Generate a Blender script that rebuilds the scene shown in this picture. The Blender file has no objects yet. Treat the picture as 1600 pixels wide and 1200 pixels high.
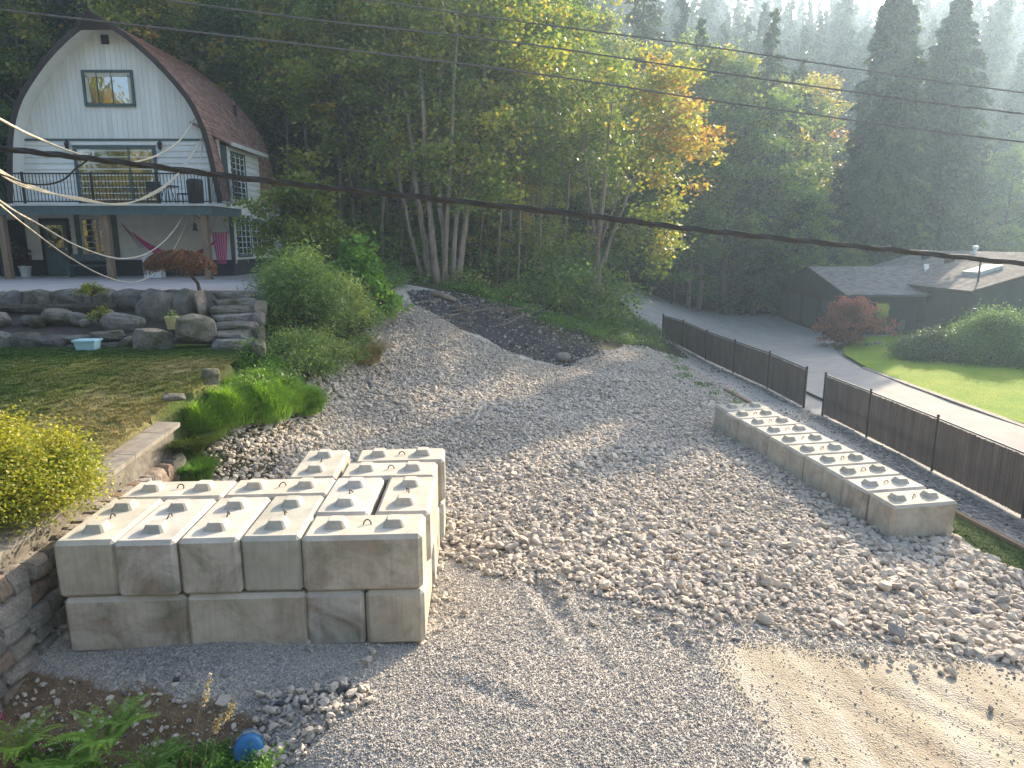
import bpy, bmesh, math, random
import numpy as np
from mathutils import Vector, Matrix
rng = np.random.default_rng(7)
random.seed(7)
R = math.radians
sc = bpy.context.scene
# ---------------------------------------------------------------- camera, sky, sun, exposure
PITCH = 0.2; CAMZ = 5.2; FPX = 1100.0
cam = bpy.data.objects.new('camera', bpy.data.cameras.new('camera'))
sc.collection.objects.link(cam); sc.camera = cam
cam.location = (0, 0, CAMZ); cam.rotation_euler = (math.pi/2 - PITCH, 0, 0)
cam.data.sensor_width = 36; cam.data.lens = 36*FPX/1600; cam.data.clip_start = .05; cam.data.clip_end = 5000
SUN_AZ = R(35.8); SUN_EL = R(22)
w = bpy.data.worlds.new('World'); sc.world = w; w.use_nodes = True
nt = w.node_tree; bg = nt.nodes['Background']
sky = nt.nodes.new('ShaderNodeTexSky'); sky.sky_type = 'NISHITA'; sky.sun_disc = False
sky.sun_elevation = SUN_EL; sky.sun_rotation = SUN_AZ; sky.air_density = 1.0; sky.dust_density = 3.0; sky.ozone_density = 1.0
nt.links.new(sky.outputs[0], bg.inputs[0]); bg.inputs[1].default_value = 0.15
sl = bpy.data.lights.new('sun', 'SUN'); sl.energy = 4.8; sl.angle = R(0.55); sl.color = (1.0, .84, .62)
so = bpy.data.objects.new('sun', sl); sc.collection.objects.link(so)
sdir = Vector((math.sin(SUN_AZ)*math.cos(SUN_EL), math.cos(SUN_AZ)*math.cos(SUN_EL), math.sin(SUN_EL)))
so.rotation_euler = sdir.to_track_quat('Z', 'Y').to_euler(); so.location = (40, 50, 60)
vs = sc.view_settings; vs.view_transform = 'Standard'; vs.look = 'None'; vs.gamma = 1; vs.exposure = 1.62
try: vs.use_curve_mapping = False
except Exception: pass
cy = sc.cycles; cy.max_bounces = 6; cy.transparent_max_bounces = 8; cy.volume_bounces = 1
cy.use_denoising = True; cy.caustics_reflective = False; cy.caustics_refractive = False
cy.sample_clamp_indirect = 4.0
HAZE_DENSITY = 0.0010; HAZE_COLOR = (.58, .78, 1.0); HAZE_G = 0.5

# ---------------------------------------------------------------- helpers
C = sc.collection
def at(px, py, Y):
    a = math.atan((600-py)/FPX) - PITCH
    Z = Y*math.tan(a); d = Y*math.cos(PITCH) - Z*math.sin(PITCH)
    return Vector(((px-800)/FPX*d, Y, CAMZ+Z))
def tag(o, label=None, cat=None, group=None, kind=None):
    if label: o['label'] = label
    if cat: o['category'] = cat
    if group: o['group'] = group
    if kind: o['kind'] = kind
    return o
def empty(name, loc=(0, 0, 0), rz=0):
    o = bpy.data.objects.new(name, None); C.objects.link(o); o.location = loc; o.rotation_euler = (0, 0, rz)
    o.empty_display_size = .2
    return o
def link(name, me, parent=None, loc=None):
    o = bpy.data.objects.new(name, me); C.objects.link(o)
    if parent: o.parent = parent
    if loc is not None: o.location = loc
    return o
class MB:
    """collects polygons of one mesh"""
    def __init__(s): s.v = []; s.f = []; s.t = []
    def add(s, vs, fs, tint=None):
        b = len(s.v); s.v += [tuple(x) for x in vs]; s.f += [tuple(b+i for i in f) for f in fs]
        s.t += [(.5 if tint is None else tint)]*len(fs)
        return s
    def box(s, x0, x1, y0, y1, z0, z1, tint=None):
        return s.add([(x0,y0,z0),(x1,y0,z0),(x1,y1,z0),(x0,y1,z0),(x0,y0,z1),(x1,y0,z1),(x1,y1,z1),(x0,y1,z1)],
              [(0,3,2,1),(4,5,6,7),(0,1,5,4),(1,2,6,5),(2,3,7,6),(3,0,4,7)], tint)
    def beam(s, a, b, w, h, tint=None, up=(0, 0, 1)):
        a = Vector(a); b = Vector(b); d = (b-a).normalized(); u = Vector(up)
        r = d.cross(u)
        if r.length < 1e-4: r = d.cross(Vector((0, 1, 0)))
        r.normalize(); u = r.cross(d).normalized(); r = r*w/2; u = u*h/2
        return s.add([a-r-u, a+r-u, a+r+u, a-r+u, b-r-u, b+r-u, b+r+u, b-r+u],
              [(0,3,2,1),(4,5,6,7),(0,1,5,4),(1,2,6,5),(2,3,7,6),(3,0,4,7)], tint)
    def tube(s, pts, rad, n=6, tint=None, cap=True):
        pts = [Vector(p) for p in pts]; k = len(pts)
        if not hasattr(rad, '__len__'): rad = [rad]*k
        vs = []; ref = None
        for i, p in enumerate(pts):
            d = (pts[min(i+1, k-1)]-pts[max(i-1, 0)]).normalized()
            if ref is None:
                ref = d.cross(Vector((0, 0, 1)))
                if ref.length < .05: ref = d.cross(Vector((1, 0, 0)))
            ref = (ref - d*ref.dot(d)).normalized(); b = d.cross(ref)
            for j in range(n):
                a = 2*math.pi*j/n; vs.append(p+(ref*math.cos(a)+b*math.sin(a))*rad[i])
        fs = [(i*n+j, i*n+(j+1) % n, (i+1)*n+(j+1) % n, (i+1)*n+j) for i in range(k-1) for j in range(n)]
        if cap: fs += [tuple(range(n))[::-1], tuple((k-1)*n+j for j in range(n))]
        return s.add(vs, fs, tint)
    def lathe(s, prof, c=(0, 0, 0), n=16, tint=None):
        vs = [(c[0]+r*math.cos(2*math.pi*j/n), c[1]+r*math.sin(2*math.pi*j/n), c[2]+z) for r, z in prof for j in range(n)]
        k = len(prof)
        fs = [(i*n+j, i*n+(j+1) % n, (i+1)*n+(j+1) % n, (i+1)*n+j) for i in range(k-1) for j in range(n)]
        return s.add(vs, fs, tint)
    def mesh(s, name, m=None, smooth=False):
        me = bpy.data.meshes.new(name); me.from_pydata(s.v, [], s.f); 
        a = me.attributes.new('tint', 'FLOAT', 'FACE'); a.data.foreach_set('value', np.array(s.t, dtype=np.float32))
        if m: me.materials.append(m)
        if smooth: me.polygons.foreach_set('use_smooth', [True]*len(me.polygons))
        me.update(); return me
    def build(s, name, m=None, parent=None, smooth=False, loc=None):
        return link(name, s.mesh(name, m, smooth), parent, loc)

def np_mesh(name, V, F, mat=None, tint=None, smooth=False):
    me = bpy.data.meshes.new(name)
    V = np.asarray(V, dtype=np.float32); F = np.asarray(F, dtype=np.int32); n = F.shape[1]
    me.vertices.add(len(V)); me.vertices.foreach_set('co', V.ravel())
    me.loops.add(F.size); me.loops.foreach_set('vertex_index', F.ravel())
    me.polygons.add(len(F)); me.polygons.foreach_set('loop_start', np.arange(0, F.size, n, dtype=np.int32))
    me.polygons.foreach_set('loop_total', np.full(len(F), n, dtype=np.int32))
    if tint is not None:
        a = me.attributes.new('tint', 'FLOAT', 'FACE'); a.data.foreach_set('value', np.asarray(tint, dtype=np.float32))
    if mat: me.materials.append(mat)
    me.update(calc_edges=True)
    if smooth: me.polygons.foreach_set('use_smooth', np.ones(len(F), dtype=bool))
    return me

# ---------------------------------------------------------------- materials
class N:
    def __init__(s, name):
        s.m = bpy.data.materials.new(name); s.m.use_nodes = True; s.t = s.m.node_tree
        for n in list(s.t.nodes): s.t.nodes.remove(n)
        s.out = s.t.nodes.new('ShaderNodeOutputMaterial')
    def n(s, typ, **kw):
        x = s.t.nodes.new(typ)
        for k, v in kw.items():
            if k in x.inputs: 
                if isinstance(v, bpy.types.NodeSocket): s.t.links.new(v, x.inputs[k])
                else: x.inputs[k].default_value = v
            else: setattr(x, k, v)
        return x
    def l(s, a, b): s.t.links.new(a, b)
    def coord(s, kind='Object'): return s.n('ShaderNodeTexCoord').outputs[kind]
    def noise(s, scale, detail=4, rough=.55, vec=None, dist=0):
        x = s.n('ShaderNodeTexNoise', Scale=scale, Detail=detail, Roughness=rough, Distortion=dist)
        if vec is not None: s.l(vec, x.inputs['Vector'])
        return x.outputs['Fac']
    def ramp(s, fac, stops):
        x = s.n('ShaderNodeValToRGB'); s.l(fac, x.inputs[0]); e = x.color_ramp.elements
        while len(e) > 1: e.remove(e[-1])
        e[0].position = stops[0][0]; e[0].color = col4(stops[0][1])
        for p, c in stops[1:]:
            k = e.new(p); k.color = col4(c)
        return x.outputs['Color']
    def mix(s, fac, a, b, mode='MIX'):
        x = s.n('ShaderNodeMix', data_type='RGBA', blend_type=mode)
        for v, i in ((fac, 0), (a, 6), (b, 7)):
            if isinstance(v, bpy.types.NodeSocket): s.l(v, x.inputs[i])
            else: x.inputs[i].default_value = v if i == 0 else col4(v)
        return x.outputs[2]
    def math(s, op, a, b=0.5):
        x = s.n('ShaderNodeMath', operation=op)
        for v, i in ((a, 0), (b, 1)):
            if isinstance(v, bpy.types.NodeSocket): s.l(v, x.inputs[i])
            else: x.inputs[i].default_value = v
        return x.outputs[0]
    def attr(s, name, typ='GEOMETRY'): return s.n('ShaderNodeAttribute', attribute_name=name, attribute_type=typ).outputs['Fac']
    def bump(s, h, strength=.5, dist=.02, normal=None):
        x = s.n('ShaderNodeBump', Strength=strength, Distance=dist); s.l(h, x.inputs['Height'])
        if normal is not None: s.l(normal, x.inputs['Normal'])
        return x.outputs[0]
    def pbr(s, color, rough=.8, normal=None, metal=0, spec=.3, emit=None):
        b = s.n('ShaderNodeBsdfPrincipled', Metallic=metal)
        b.inputs['Specular IOR Level'].default_value = spec
        for k, v in (('Base Color', color), ('Roughness', rough)):
            if isinstance(v, bpy.types.NodeSocket): s.l(v, b.inputs[k])
            else: b.inputs[k].default_value = col4(v) if k == 'Base Color' else v
        if normal is not None: s.l(normal, b.inputs['Normal'])
        s.l(b.outputs[0], s.out.inputs[0]); return s.m
def col4(c):
    if hasattr(c, '__len__'): return (c[0], c[1], c[2], 1)
    return (c, c, c, 1)
def simple(name, c1, c2=None, scale=6, rough=.75, bump=.3, bs=30, bd=.01, tintamt=0, metal=0, spec=.3, stretch=None, world=False):
    """two-tone noise material with fine relief; tint attribute varies single pieces"""
    n = N(name); co = n.coord('Object')
    if world: co = n.n('ShaderNodeNewGeometry').outputs['Position']
    if stretch:
        mp = n.n('ShaderNodeMapping', Scale=stretch); n.l(co, mp.inputs[0]); co = mp.outputs[0]
    c2 = c2 or [x*.7 for x in c1]
    f = n.noise(scale, 5, .6, co)
    c = n.ramp(f, [(.3, c2), (.7, c1)])
    if tintamt:
        t = n.attr('tint'); g = n.math('MULTIPLY_ADD', t, tintamt); g.node.inputs[2].default_value = 1-tintamt/2
        c = n.mix(1, c, g, 'MULTIPLY')
    nr = n.bump(n.noise(bs, 4, .6, co), bump, bd) if bump else None
    return n.pbr(c, rough, nr, metal, spec)
def leafmat(name, stops, trans=.38, rough=.5):
    """leaf: tint attribute picks its own colour; light passes through thin blades"""
    n = N(name); t = n.attr('tint')
    oi = n.n('ShaderNodeObjectInfo').outputs['Random']
    t2 = n.math('ADD', t, n.math('MULTIPLY', n.math('SUBTRACT', oi, .5), .22))
    c = n.ramp(t2, stops)
    d = n.n('ShaderNodeBsdfPrincipled', Roughness=rough); d.inputs['Specular IOR Level'].default_value = .25; n.l(c, d.inputs['Base Color'])
    tr = n.n('ShaderNodeBsdfTranslucent'); n.l(n.mix(1, c, (1.5, 1.6, .8), 'MULTIPLY'), tr.inputs[0])
    mx = n.n('ShaderNodeMixShader'); mx.inputs[0].default_value = trans
    n.l(d.outputs[0], mx.inputs[1]); n.l(tr.outputs[0], mx.inputs[2]); n.l(mx.outputs[0], n.out.inputs[0])
    return n.m
M = {}
# concrete: per-block tone and stains from the pass index
def concrete():
    n = N('concrete'); co = n.coord('Object'); pi = n.n('ShaderNodeObjectInfo').outputs['Object Index']
    off = n.n('ShaderNodeCombineXYZ'); n.l(n.math('MULTIPLY', pi, 7.31), off.inputs[0]); n.l(n.math('MULTIPLY', pi, 3.17), off.inputs[1])
    ad = n.n('ShaderNodeVectorMath', operation='ADD'); n.l(co, ad.inputs[0]); n.l(off.outputs[0], ad.inputs[1]); v = ad.outputs[0]
    rnd = n.n('ShaderNodeTexWhiteNoise', noise_dimensions='1D'); n.l(pi, rnd.inputs['W']); rn = rnd.outputs['Value']
    base = n.ramp(n.noise(2.2, 6, .65, v), [(.25, (.38, .345, .295)), (.55, (.51, .47, .41)), (.8, (.60, .56, .50))])
    st = n.noise(1.3, 7, .72, v, .6)
    side = n.n('ShaderNodeNewGeometry'); sx = n.n('ShaderNodeSeparateXYZ'); n.l(side.outputs['Normal'], sx.inputs[0])
    vert = n.math('SUBTRACT', 1.0, n.math('ABSOLUTE', sx.outputs[2]))
    amt = n.math('MULTIPLY', n.ramp(st, [(.42, 0), (.62, 1)]), n.math('MULTIPLY', vert, n.math('MULTIPLY_ADD', rn, .85)))
    amt.node.inputs[1].links[0].from_node.inputs[1].links[0].from_node.inputs[2].default_value = .1
    stc = n.ramp(n.noise(3.1, 4, .6, v), [(.4, (.13, .14, .09)), (.62, (.27, .19, .14))])
    c = n.mix(amt, base, stc)
    c = n.mix(1, c, n.ramp(rn, [(0, (.80, .83, .80)), (.35, (.95, .93, .88)), (.65, (1.0, .97, .92)), (1, (.90, .93, .98))]), 'MULTIPLY')
    mp = n.n('ShaderNodeMapping', Scale=(9, 9, .7)); n.l(v, mp.inputs[0])
    streak = n.ramp(n.noise(2.4, 5, .6, mp.outputs[0]), [(.45, 1), (.75, .84)])
    c = n.mix(vert, c, n.mix(1, c, streak, 'MULTIPLY'))
    vo = n.n('ShaderNodeTexVoronoi', Scale=26.0); n.l(v, vo.inputs['Vector'])
    pit = n.ramp(vo.outputs['Distance'], [(.04, .45), (.09, 1)])
    c = n.mix(n.ramp(n.noise(5, 2, .5, v), [(.52, 0), (.6, 1)]), c, n.mix(1, c, pit, 'MULTIPLY'))
    nr = n.bump(n.noise(60, 5, .65, v), .35, .006); nr = n.bump(pit, .35, .006, nr)
    return n.pbr(c, .88, nr, 0, .2)
M['concrete'] = concrete()
M['rust'] = simple('rusty_steel', (.12, .07, .05), (.05, .035, .03), 20)
def rockmat(name, stops, bs=30):
    n = N(name); t = n.attr('tint', 'INSTANCER'); g = n.ramp(t, stops)
    co = n.coord('Object'); f = n.ramp(n.noise(9, 4, .6, co), [(.3, .82), (.7, 1.1)])
    return n.pbr(n.mix(1, g, f, 'MULTIPLY'), .85, n.bump(n.noise(bs, 4, .6, co), .4, .08), 0, .25)
M['rock'] = rockmat('crushed_rock', [(0, (.07, .07, .075)), (.11, (.27, .255, .245)), (.27, (.43, .38, .325)), (.5, (.55, .47, .385)), (.75, (.63, .55, .45)), (.93, (.42, .37, .34)), (1, (.27, .25, .26))])
M['pebble'] = rockmat('crushed_gravel', [(0, (.22, .215, .21)), (.3, (.37, .34, .305)), (.6, (.50, .445, .385)), (1, (.64, .575, .50))])

# ---------------------------------------------------------------- terrain
CP = np.array([
 (0,5,0),(-3,7.9,0),(-5.5,7.6,-.12),(-4,7.6,-.05),(-2.4,7.6,0),(-1.5,7.2,0),(-1.4,6,-.05),(-2.2,6.5,-.12),(-3.3,6.8,-.55),(-4.5,6.8,-.6),(-6,6.8,-.5),
 (-3.2,5.6,-1.0),(-5.5,5.5,-1.2),(-2,4.6,-.4),(0,3,0),(3,4,-.1),(7,4,-.4),(-4,3,-1.3),(-7,3,-1.3),(-9,5,-.8),
 (-5.7,8.2,0),(-3,9.5,0),(-1,8.5,0),(-1,11,0),(-5.6,11.5,0),(-5.6,12.8,.45),(-6.1,14,1.25),(-5.2,15.5,1.1),(-4.3,14.5,.35),(-3,13,0),(0,12,0),(0,15,0),(-3,16,.12),(-4.2,18,.55),
 (-5.8,18.5,1.6),(-6.2,22,2.2),(-4.7,22,1.35),(-4.3,27.5,2.95),(-3.4,25,1.5),(-2,23.5,.45),(-1.6,27.5,1.35),(0,20,0),(0,25,.1),(1,28,.1),
 (-4.1,30,3.1),(-1.1,31,2.3),(1.4,31,1.1),(2.4,30.2,.05),(3.3,36,1.25),(-1.2,34,2.6),(-3,33,3.1),(6.7,41,.7),(3.2,31,.3),(6,38,.3),
 (3,27,0),(6,30,-.2),(8,30,-.5),(5,33,0),(8,36,-.45),(9.3,43,-.8),(4,8,-.3),(4,12,-.3),(3,18,-.2),(5,24,-.3),(7.74,13.4,-.85),(6.2,21,-.5),(7.7,21.4,-.5),(9.2,13.8,-.88),
 (8,10,-.9),(11,10,-1.1),(12,15.5,-1.1),(11.5,22,-1.),(11.4,26,-1),(10.5,35,-.9),(9.8,43,-.85),(14,20,-1.1),(17,22,-1),(17,35,-1),(20,30,-1),(25,44,-1),(22,60,-1),(40,45,-1),(40,25,-1.),(30,20,-1.1),(14,8,-1.2),(14,50,-.9),(15,60,-.6),(30,75,0),(45,70,0),
 (-8,9,.6),(-8,14,1.2),(-12,10,.8),(-12,17,1.9),(-20,12,1),(-8.6,20,2.5),(-14,24,3.0),(-20,26,3.1),(-10,30,3.4),(-7.5,26,3.2),(-7,33,3.6),(-14,38,3.8),(-22,38,3.8),(-30,25,3),
 (-4,38,3.6),(0,40,3),(4,44,2.2),(9,52,1),(-15,50,5.5),(0,52,4.2),(15,72,1.5),(-35,45,6),(-30,10,1),(-10,65,7),(8,66,3),(-40,5,0),(40,5,-1)], dtype=float)
def _tps_fit(P):
    n = len(P); d2 = ((P[:, None, :2]-P[None, :, :2])**2).sum(-1)
    K = np.where(d2 > 0, .5*d2*np.log(d2+1e-12), 0) + np.eye(n)*.02
    Q = np.hstack([np.ones((n, 1)), P[:, :2]]); A = np.zeros((n+3, n+3)); A[:n, :n] = K; A[:n, n:] = Q; A[n:, :n] = Q.T
    return np.linalg.solve(A, np.concatenate([P[:, 2], np.zeros(3)]))
TW = _tps_fit(CP)
def smooth(a, b, x):
    t = np.clip((x-a)/(b-a), 0, 1); return t*t*(3-2*t)
def wav(x, y, s, seed=0):
    r = np.random.default_rng(seed); z = np.zeros_like(x)
    for k in range(6):
        a = r.uniform(0, 6.28); f = s*r.uniform(.6, 1.8); z = z+np.sin((x*np.cos(a)+y*np.sin(a))*f+r.uniform(0, 6.28))
    return z/6
def tz(x, y):
    x = np.asarray(x, float); y = np.asarray(y, float); sh = x.shape; x = x.ravel(); y = y.ravel()
    xc = np.clip(x, -42, 46); yc = np.clip(y, 1, 76)
    z = np.zeros_like(x)
    for i in range(0, len(x), 20000):
        s = slice(i, i+20000)
        d2 = (xc[s, None]-CP[None, :, 0])**2+(yc[s, None]-CP[None, :, 1])**2
        z[s] = (.5*d2*np.log(d2+1e-12))@TW[:len(CP)]+TW[len(CP)]+TW[-2]*xc[s]+TW[-1]*yc[s]
    hy = y-72-.07*np.maximum(x, 0)
    hill = np.clip(hy, 0, 190)*.35*smooth(0, 60, hy)+wav(x, y, .03, 3)*4*smooth(0, 80, hy)
    hill = np.minimum(hill+np.clip(-x-45, 0, 120)*.22, 68)
    z = z+hill
    z = z+wav(x, y, 1.4, 5)*.035+wav(x, y, 4.0, 6)*.018*smooth(30, 5, y)
    for (xa, ya, xb, yb, dp) in ((.28, 10.35, .8, 8.75, .075), (.95, 8.5, 1.15, 7.9, .04), (-.75, 7.6, .1, 7.1, .04), (2.1, 8.9, 2.35, 8.2, .04), (4.6, 8.0, 6.6, 6.0, .04), (5.3, 8.2, 7.2, 6.3, .035), (3.6, 7.9, 5.6, 5.8, .03)):
        t = np.clip(((x-xa)*(xb-xa)+(y-ya)*(yb-ya))/((xb-xa)**2+(yb-ya)**2), 0, 1); d = np.hypot(x-xa-t*(xb-xa), y-ya-t*(yb-ya)); z = z-dp*np.exp(-(d/.10)**2)+dp*.45*np.exp(-((d-.24)/.10)**2)
    z = z+wav(x, y, 3.1, 91)*.03*smooth(12, 7, y)*smooth(2, 4, x)
    return z.reshape(sh)
def axis(a, b, step, lo, hi, g=1.17):
    m = list(np.arange(a, b+1e-6, step)); s = step; v = a
    left = []
    while v > lo: s *= g; v -= s; left.append(v)
    s = step; v = b; right = []
    while v < hi: s *= g; v += s; right.append(v)
    return np.array(left[::-1]+m+right)
GX = axis(-9, 14, .13, -520, 520); GY = axis(3.5, 40, .15, -250, 480)
XX, YY = np.meshgrid(GX, GY); ZZ = tz(XX, YY)
def blur(a, k=2):
    a = a.astype(float)
    for _ in range(k):
        p = np.pad(a, 1, mode='edge'); a = sum(p[i:i+a.shape[0], j:j+a.shape[1]] for i in range(3) for j in range(3))/9
    return a
def gz(x, y):
    """height of the ground mesh itself"""
    x = np.asarray(x, float); y = np.asarray(y, float)
    i = np.clip(np.searchsorted(GX, x)-1, 0, len(GX)-2); j = np.clip(np.searchsorted(GY, y)-1, 0, len(GY)-2)
    u = (x-GX[i])/(GX[i+1]-GX[i]); v = (y-GY[j])/(GY[j+1]-GY[j])
    return ZZ[j, i]*(1-u)*(1-v)+ZZ[j, i+1]*u*(1-v)+ZZ[j+1, i]*(1-u)*v+ZZ[j+1, i+1]*u*v
def G(x, y): return float(gz(x, y))
def gp(px, py):
    """point of the ground that the photograph shows at px, py"""
    lo = 5.0; p = at(px, py, lo)
    Y = lo
    while Y < 120:
        p = at(px, py, Y)
        if p.z < G(p.x, Y): break
        Y += .25
    a, b = Y-.25, Y
    for _ in range(12):
        m = (a+b)/2; p = at(px, py, m)
        if p.z < G(p.x, m): b = m
        else: a = m
    return (p.x, p.y)
def inpoly(x, y, poly):
    c = np.zeros(np.shape(x), bool); n = len(poly)
    for i in range(n):
        x1, y1 = poly[i]; x2, y2 = poly[(i+1) % n]
        cond = ((y1 > y) != (y2 > y)) & (x < (x2-x1)*(y-y1)/((y2-y1)+1e-12)+x1)
        c ^= cond
    return c
def softpoly(x, y, poly, amp=.25, seed=1, f=2.5):
    return inpoly(x+wav(x, y, f, seed)*amp*2, y+wav(x, y, f, seed+1)*amp*2, poly)
ROCKS = [gp(*p) for p in [(690,868),(760,893),(850,905),(930,925),(1000,945),(1080,965),(1200,975),(1300,992),(1420,1012),(1500,1022),(1600,1036)]] + [(9.6,9.0),(11.6,11.4)] + \
        [gp(*p) for p in [(1600,905),(1498,850)]]+[(9.3,14),(7.7,21.5)]+[gp(*p) for p in [(1180,640),(1130,600),(1060,560),(1000,540),(950,548),(880,575),(820,560),(700,505),(640,472)]] + \
        [(-5.0,26.5),(-5.2,23),(-5.6,20)]+[(-5.5,17),(-5.6,15.2),(-6.0,14.2),(-6.15,13.2),(-6.1,8.4),(-1.1,8.4)]
DIRT = [gp(*p) for p in [(1110,1010),(1200,1008),(1330,1018),(1450,1026),(1600,1045)]]+[(9,7),(7,4),(2.4,4)]+[gp(*p) for p in [(1190,1190),(1150,1120),(1105,1060)]]
SOIL = [(-6.5,7.9),(-5.0,7.55),(-3.6,7.5),(-2.6,7.3),(-2.5,6.9),(-2.9,6.3),(-2.2,5.0),(-1.6,3),(-12,2),(-12,8)]
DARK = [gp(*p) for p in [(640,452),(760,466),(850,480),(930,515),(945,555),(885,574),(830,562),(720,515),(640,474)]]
GRASSR = [(9.4,13.2),(9.35,15.5),(8.5,20),(9.0,20),(10.0,15.6),(10.6,12.8),(10.9,10.6),(10.3,11.0)]
M_ = {}
zn = {
 'z_dirt': blur(softpoly(XX, YY, DIRT, .45, 11, 1.6), 5), 'z_soil': softpoly(XX, YY, SOIL, .2, 21, 2.2), 'z_dark': np.maximum(softpoly(XX, YY, DARK, .2, 31), .5*softpoly(XX, YY, [(10.2, 15.5), (11.3, 11), (12.2, 11), (11.8, 16), (11.2, 25.5), (9.2, 43), (8.9, 42), (10.2, 26)], .05, 33)),  # fence strip in z_dark: dark gravel, with the fence's shade put into its colour
 'z_rock': softpoly(XX, YY, ROCKS, .1, 41), 'z_grass': softpoly(XX, YY, GRASSR, .05, 51, 5),
 'z_forest': (YY > 31.5+smooth(2, 9, XX)*4) & (XX < 9.15) | (YY > 62) | (XX < -4.9) & (YY > 13.2) | (XX < -7),
}
n = N('ground_cover')
pos = n.n('ShaderNodeNewGeometry').outputs['Position']
nz1 = n.noise(.9, 5, .6, pos); nz2 = n.noise(7, 6, .65, pos); nz3 = n.noise(45, 4, .7, pos)
vor = n.n('ShaderNodeTexVoronoi', Scale=38.0); n.l(pos, vor.inputs['Vector']); vc = n.n('ShaderNodeSeparateColor'); n.l(vor.outputs['Color'], vc.inputs[0])
grav = n.ramp(vc.outputs[0], [(0, (.25, .24, .225)), (.35, (.38, .345, .305)), (.7, (.48, .435, .38)), (1, (.58, .53, .46))])
grav = n.mix(n.ramp(nz1, [(.45, 0), (.65, .55)]), grav, n.mix(1, grav, (.62, .68, .78), 'MULTIPLY'))
mpd = n.n('ShaderNodeMapping', Scale=(1, .16, 1), Rotation=(0, 0, R(-48))); n.l(pos, mpd.inputs[0])
tracks = n.noise(14, 4, .6, mpd.outputs[0])
dirt = n.ramp(n.noise(1.7, 6, .65, mpd.outputs[0]), [(.28, (.22, .175, .13)), (.48, (.32, .28, .22)), (.72, (.43, .39, .335))])
dirt = n.mix(n.ramp(nz3, [(.62, 0), (.75, .7)]), dirt, (.2, .17, .14))
soil = n.ramp(nz2, [(.3, (.10, .065, .04)), (.7, (.24, .165, .10))])
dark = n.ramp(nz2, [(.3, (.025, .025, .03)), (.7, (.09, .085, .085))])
forest = n.ramp(nz2, [(.3, (.03, .028, .018)), (.55, (.07, .06, .035)), (.75, (.06, .085, .025))])
grs = n.ramp(nz2, [(.3, (.04, .075, .02)), (.7, (.11, .16, .04))])
rockb = n.ramp(nz2, [(.3, (.22, .195, .165)), (.7, (.38, .34, .29))])
c = grav
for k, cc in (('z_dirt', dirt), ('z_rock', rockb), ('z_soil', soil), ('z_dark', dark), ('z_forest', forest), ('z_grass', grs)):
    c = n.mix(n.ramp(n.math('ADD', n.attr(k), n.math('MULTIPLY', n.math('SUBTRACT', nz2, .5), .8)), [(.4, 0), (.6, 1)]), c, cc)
nr = n.bump(vor.outputs['Distance'], .7, .02); nr = n.bump(tracks, .22, .03, nr); nr = n.bump(nz2, .5, .05, nr)
M['ground'] = n.pbr(c, .95, nr, 0, .15)
ny, nx = XX.shape
idx = np.arange(nx*ny).reshape(ny, nx)
F = np.stack([idx[:-1, :-1], idx[:-1, 1:], idx[1:, 1:], idx[1:, :-1]], -1).reshape(-1, 4)
me = np_mesh('ground', np.stack([XX, YY, ZZ], -1).reshape(-1, 3), F, M['ground'], None, True)
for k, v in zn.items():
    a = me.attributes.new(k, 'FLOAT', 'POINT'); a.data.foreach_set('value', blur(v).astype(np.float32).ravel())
tag(link('ground', me), kind='structure')

# ---------------------------------------------------------------- instanced scatters (stuff only)
def proto_coll(name, meshes):
    c = bpy.data.collections.new(name)
    for i, m in enumerate(meshes): c.objects.link(bpy.data.objects.new('%s_%02d' % (name, i), m))
    return c
def scatter(name, P, rot, scl, tint, coll, nproto, parent=None, label=None, cat=None):
    P = np.asarray(P, np.float32); n_ = len(P); me = bpy.data.meshes.new(name); me.vertices.add(n_); me.vertices.foreach_set('co', P.ravel())
    for nm, ty, val in (('rot', 'FLOAT_VECTOR', rot), ('scl', 'FLOAT_VECTOR', scl)):
        a = me.attributes.new(nm, ty, 'POINT'); a.data.foreach_set('vector', np.asarray(val, np.float32).ravel())
    a = me.attributes.new('tint', 'FLOAT', 'POINT'); a.data.foreach_set('value', np.asarray(tint, np.float32))
    a = me.attributes.new('pick', 'INT', 'POINT'); a.data.foreach_set('value', rng.integers(0, nproto, n_).astype(np.int32))
    o = link(name, me, parent)
    g = bpy.data.node_groups.new(name, 'GeometryNodeTree')
    g.interface.new_socket('Geometry', in_out='INPUT', socket_type='NodeSocketGeometry'); g.interface.new_socket('Geometry', in_out='OUTPUT', socket_type='NodeSocketGeometry')
    gi = g.nodes.new('NodeGroupInput'); go = g.nodes.new('NodeGroupOutput'); ip = g.nodes.new('GeometryNodeInstanceOnPoints')
    ci = g.nodes.new('GeometryNodeCollectionInfo'); ci.inputs[0].default_value = coll; ci.inputs['Separate Children'].default_value = True; ci.inputs['Reset Children'].default_value = True
    g.links.new(gi.outputs[0], ip.inputs['Points']); g.links.new(ci.outputs[0], ip.inputs['Instance']); ip.inputs['Pick Instance'].default_value = True
    def na(nm, ty):
        x = g.nodes.new('GeometryNodeInputNamedAttribute'); x.data_type = ty; x.inputs['Name'].default_value = nm; return x.outputs['Attribute']
    g.links.new(na('pick', 'INT'), ip.inputs['Instance Index'])
    er = g.nodes.new('FunctionNodeEulerToRotation'); g.links.new(na('rot', 'FLOAT_VECTOR'), er.inputs[0]); g.links.new(er.outputs[0], ip.inputs['Rotation'])
    g.links.new(na('scl', 'FLOAT_VECTOR'), ip.inputs['Scale']); g.links.new(ip.outputs[0], go.inputs[0])
    md = o.modifiers.new('scatter', 'NODES'); md.node_group = g
    tag(o, label, cat, None, 'stuff'); return o
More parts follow.
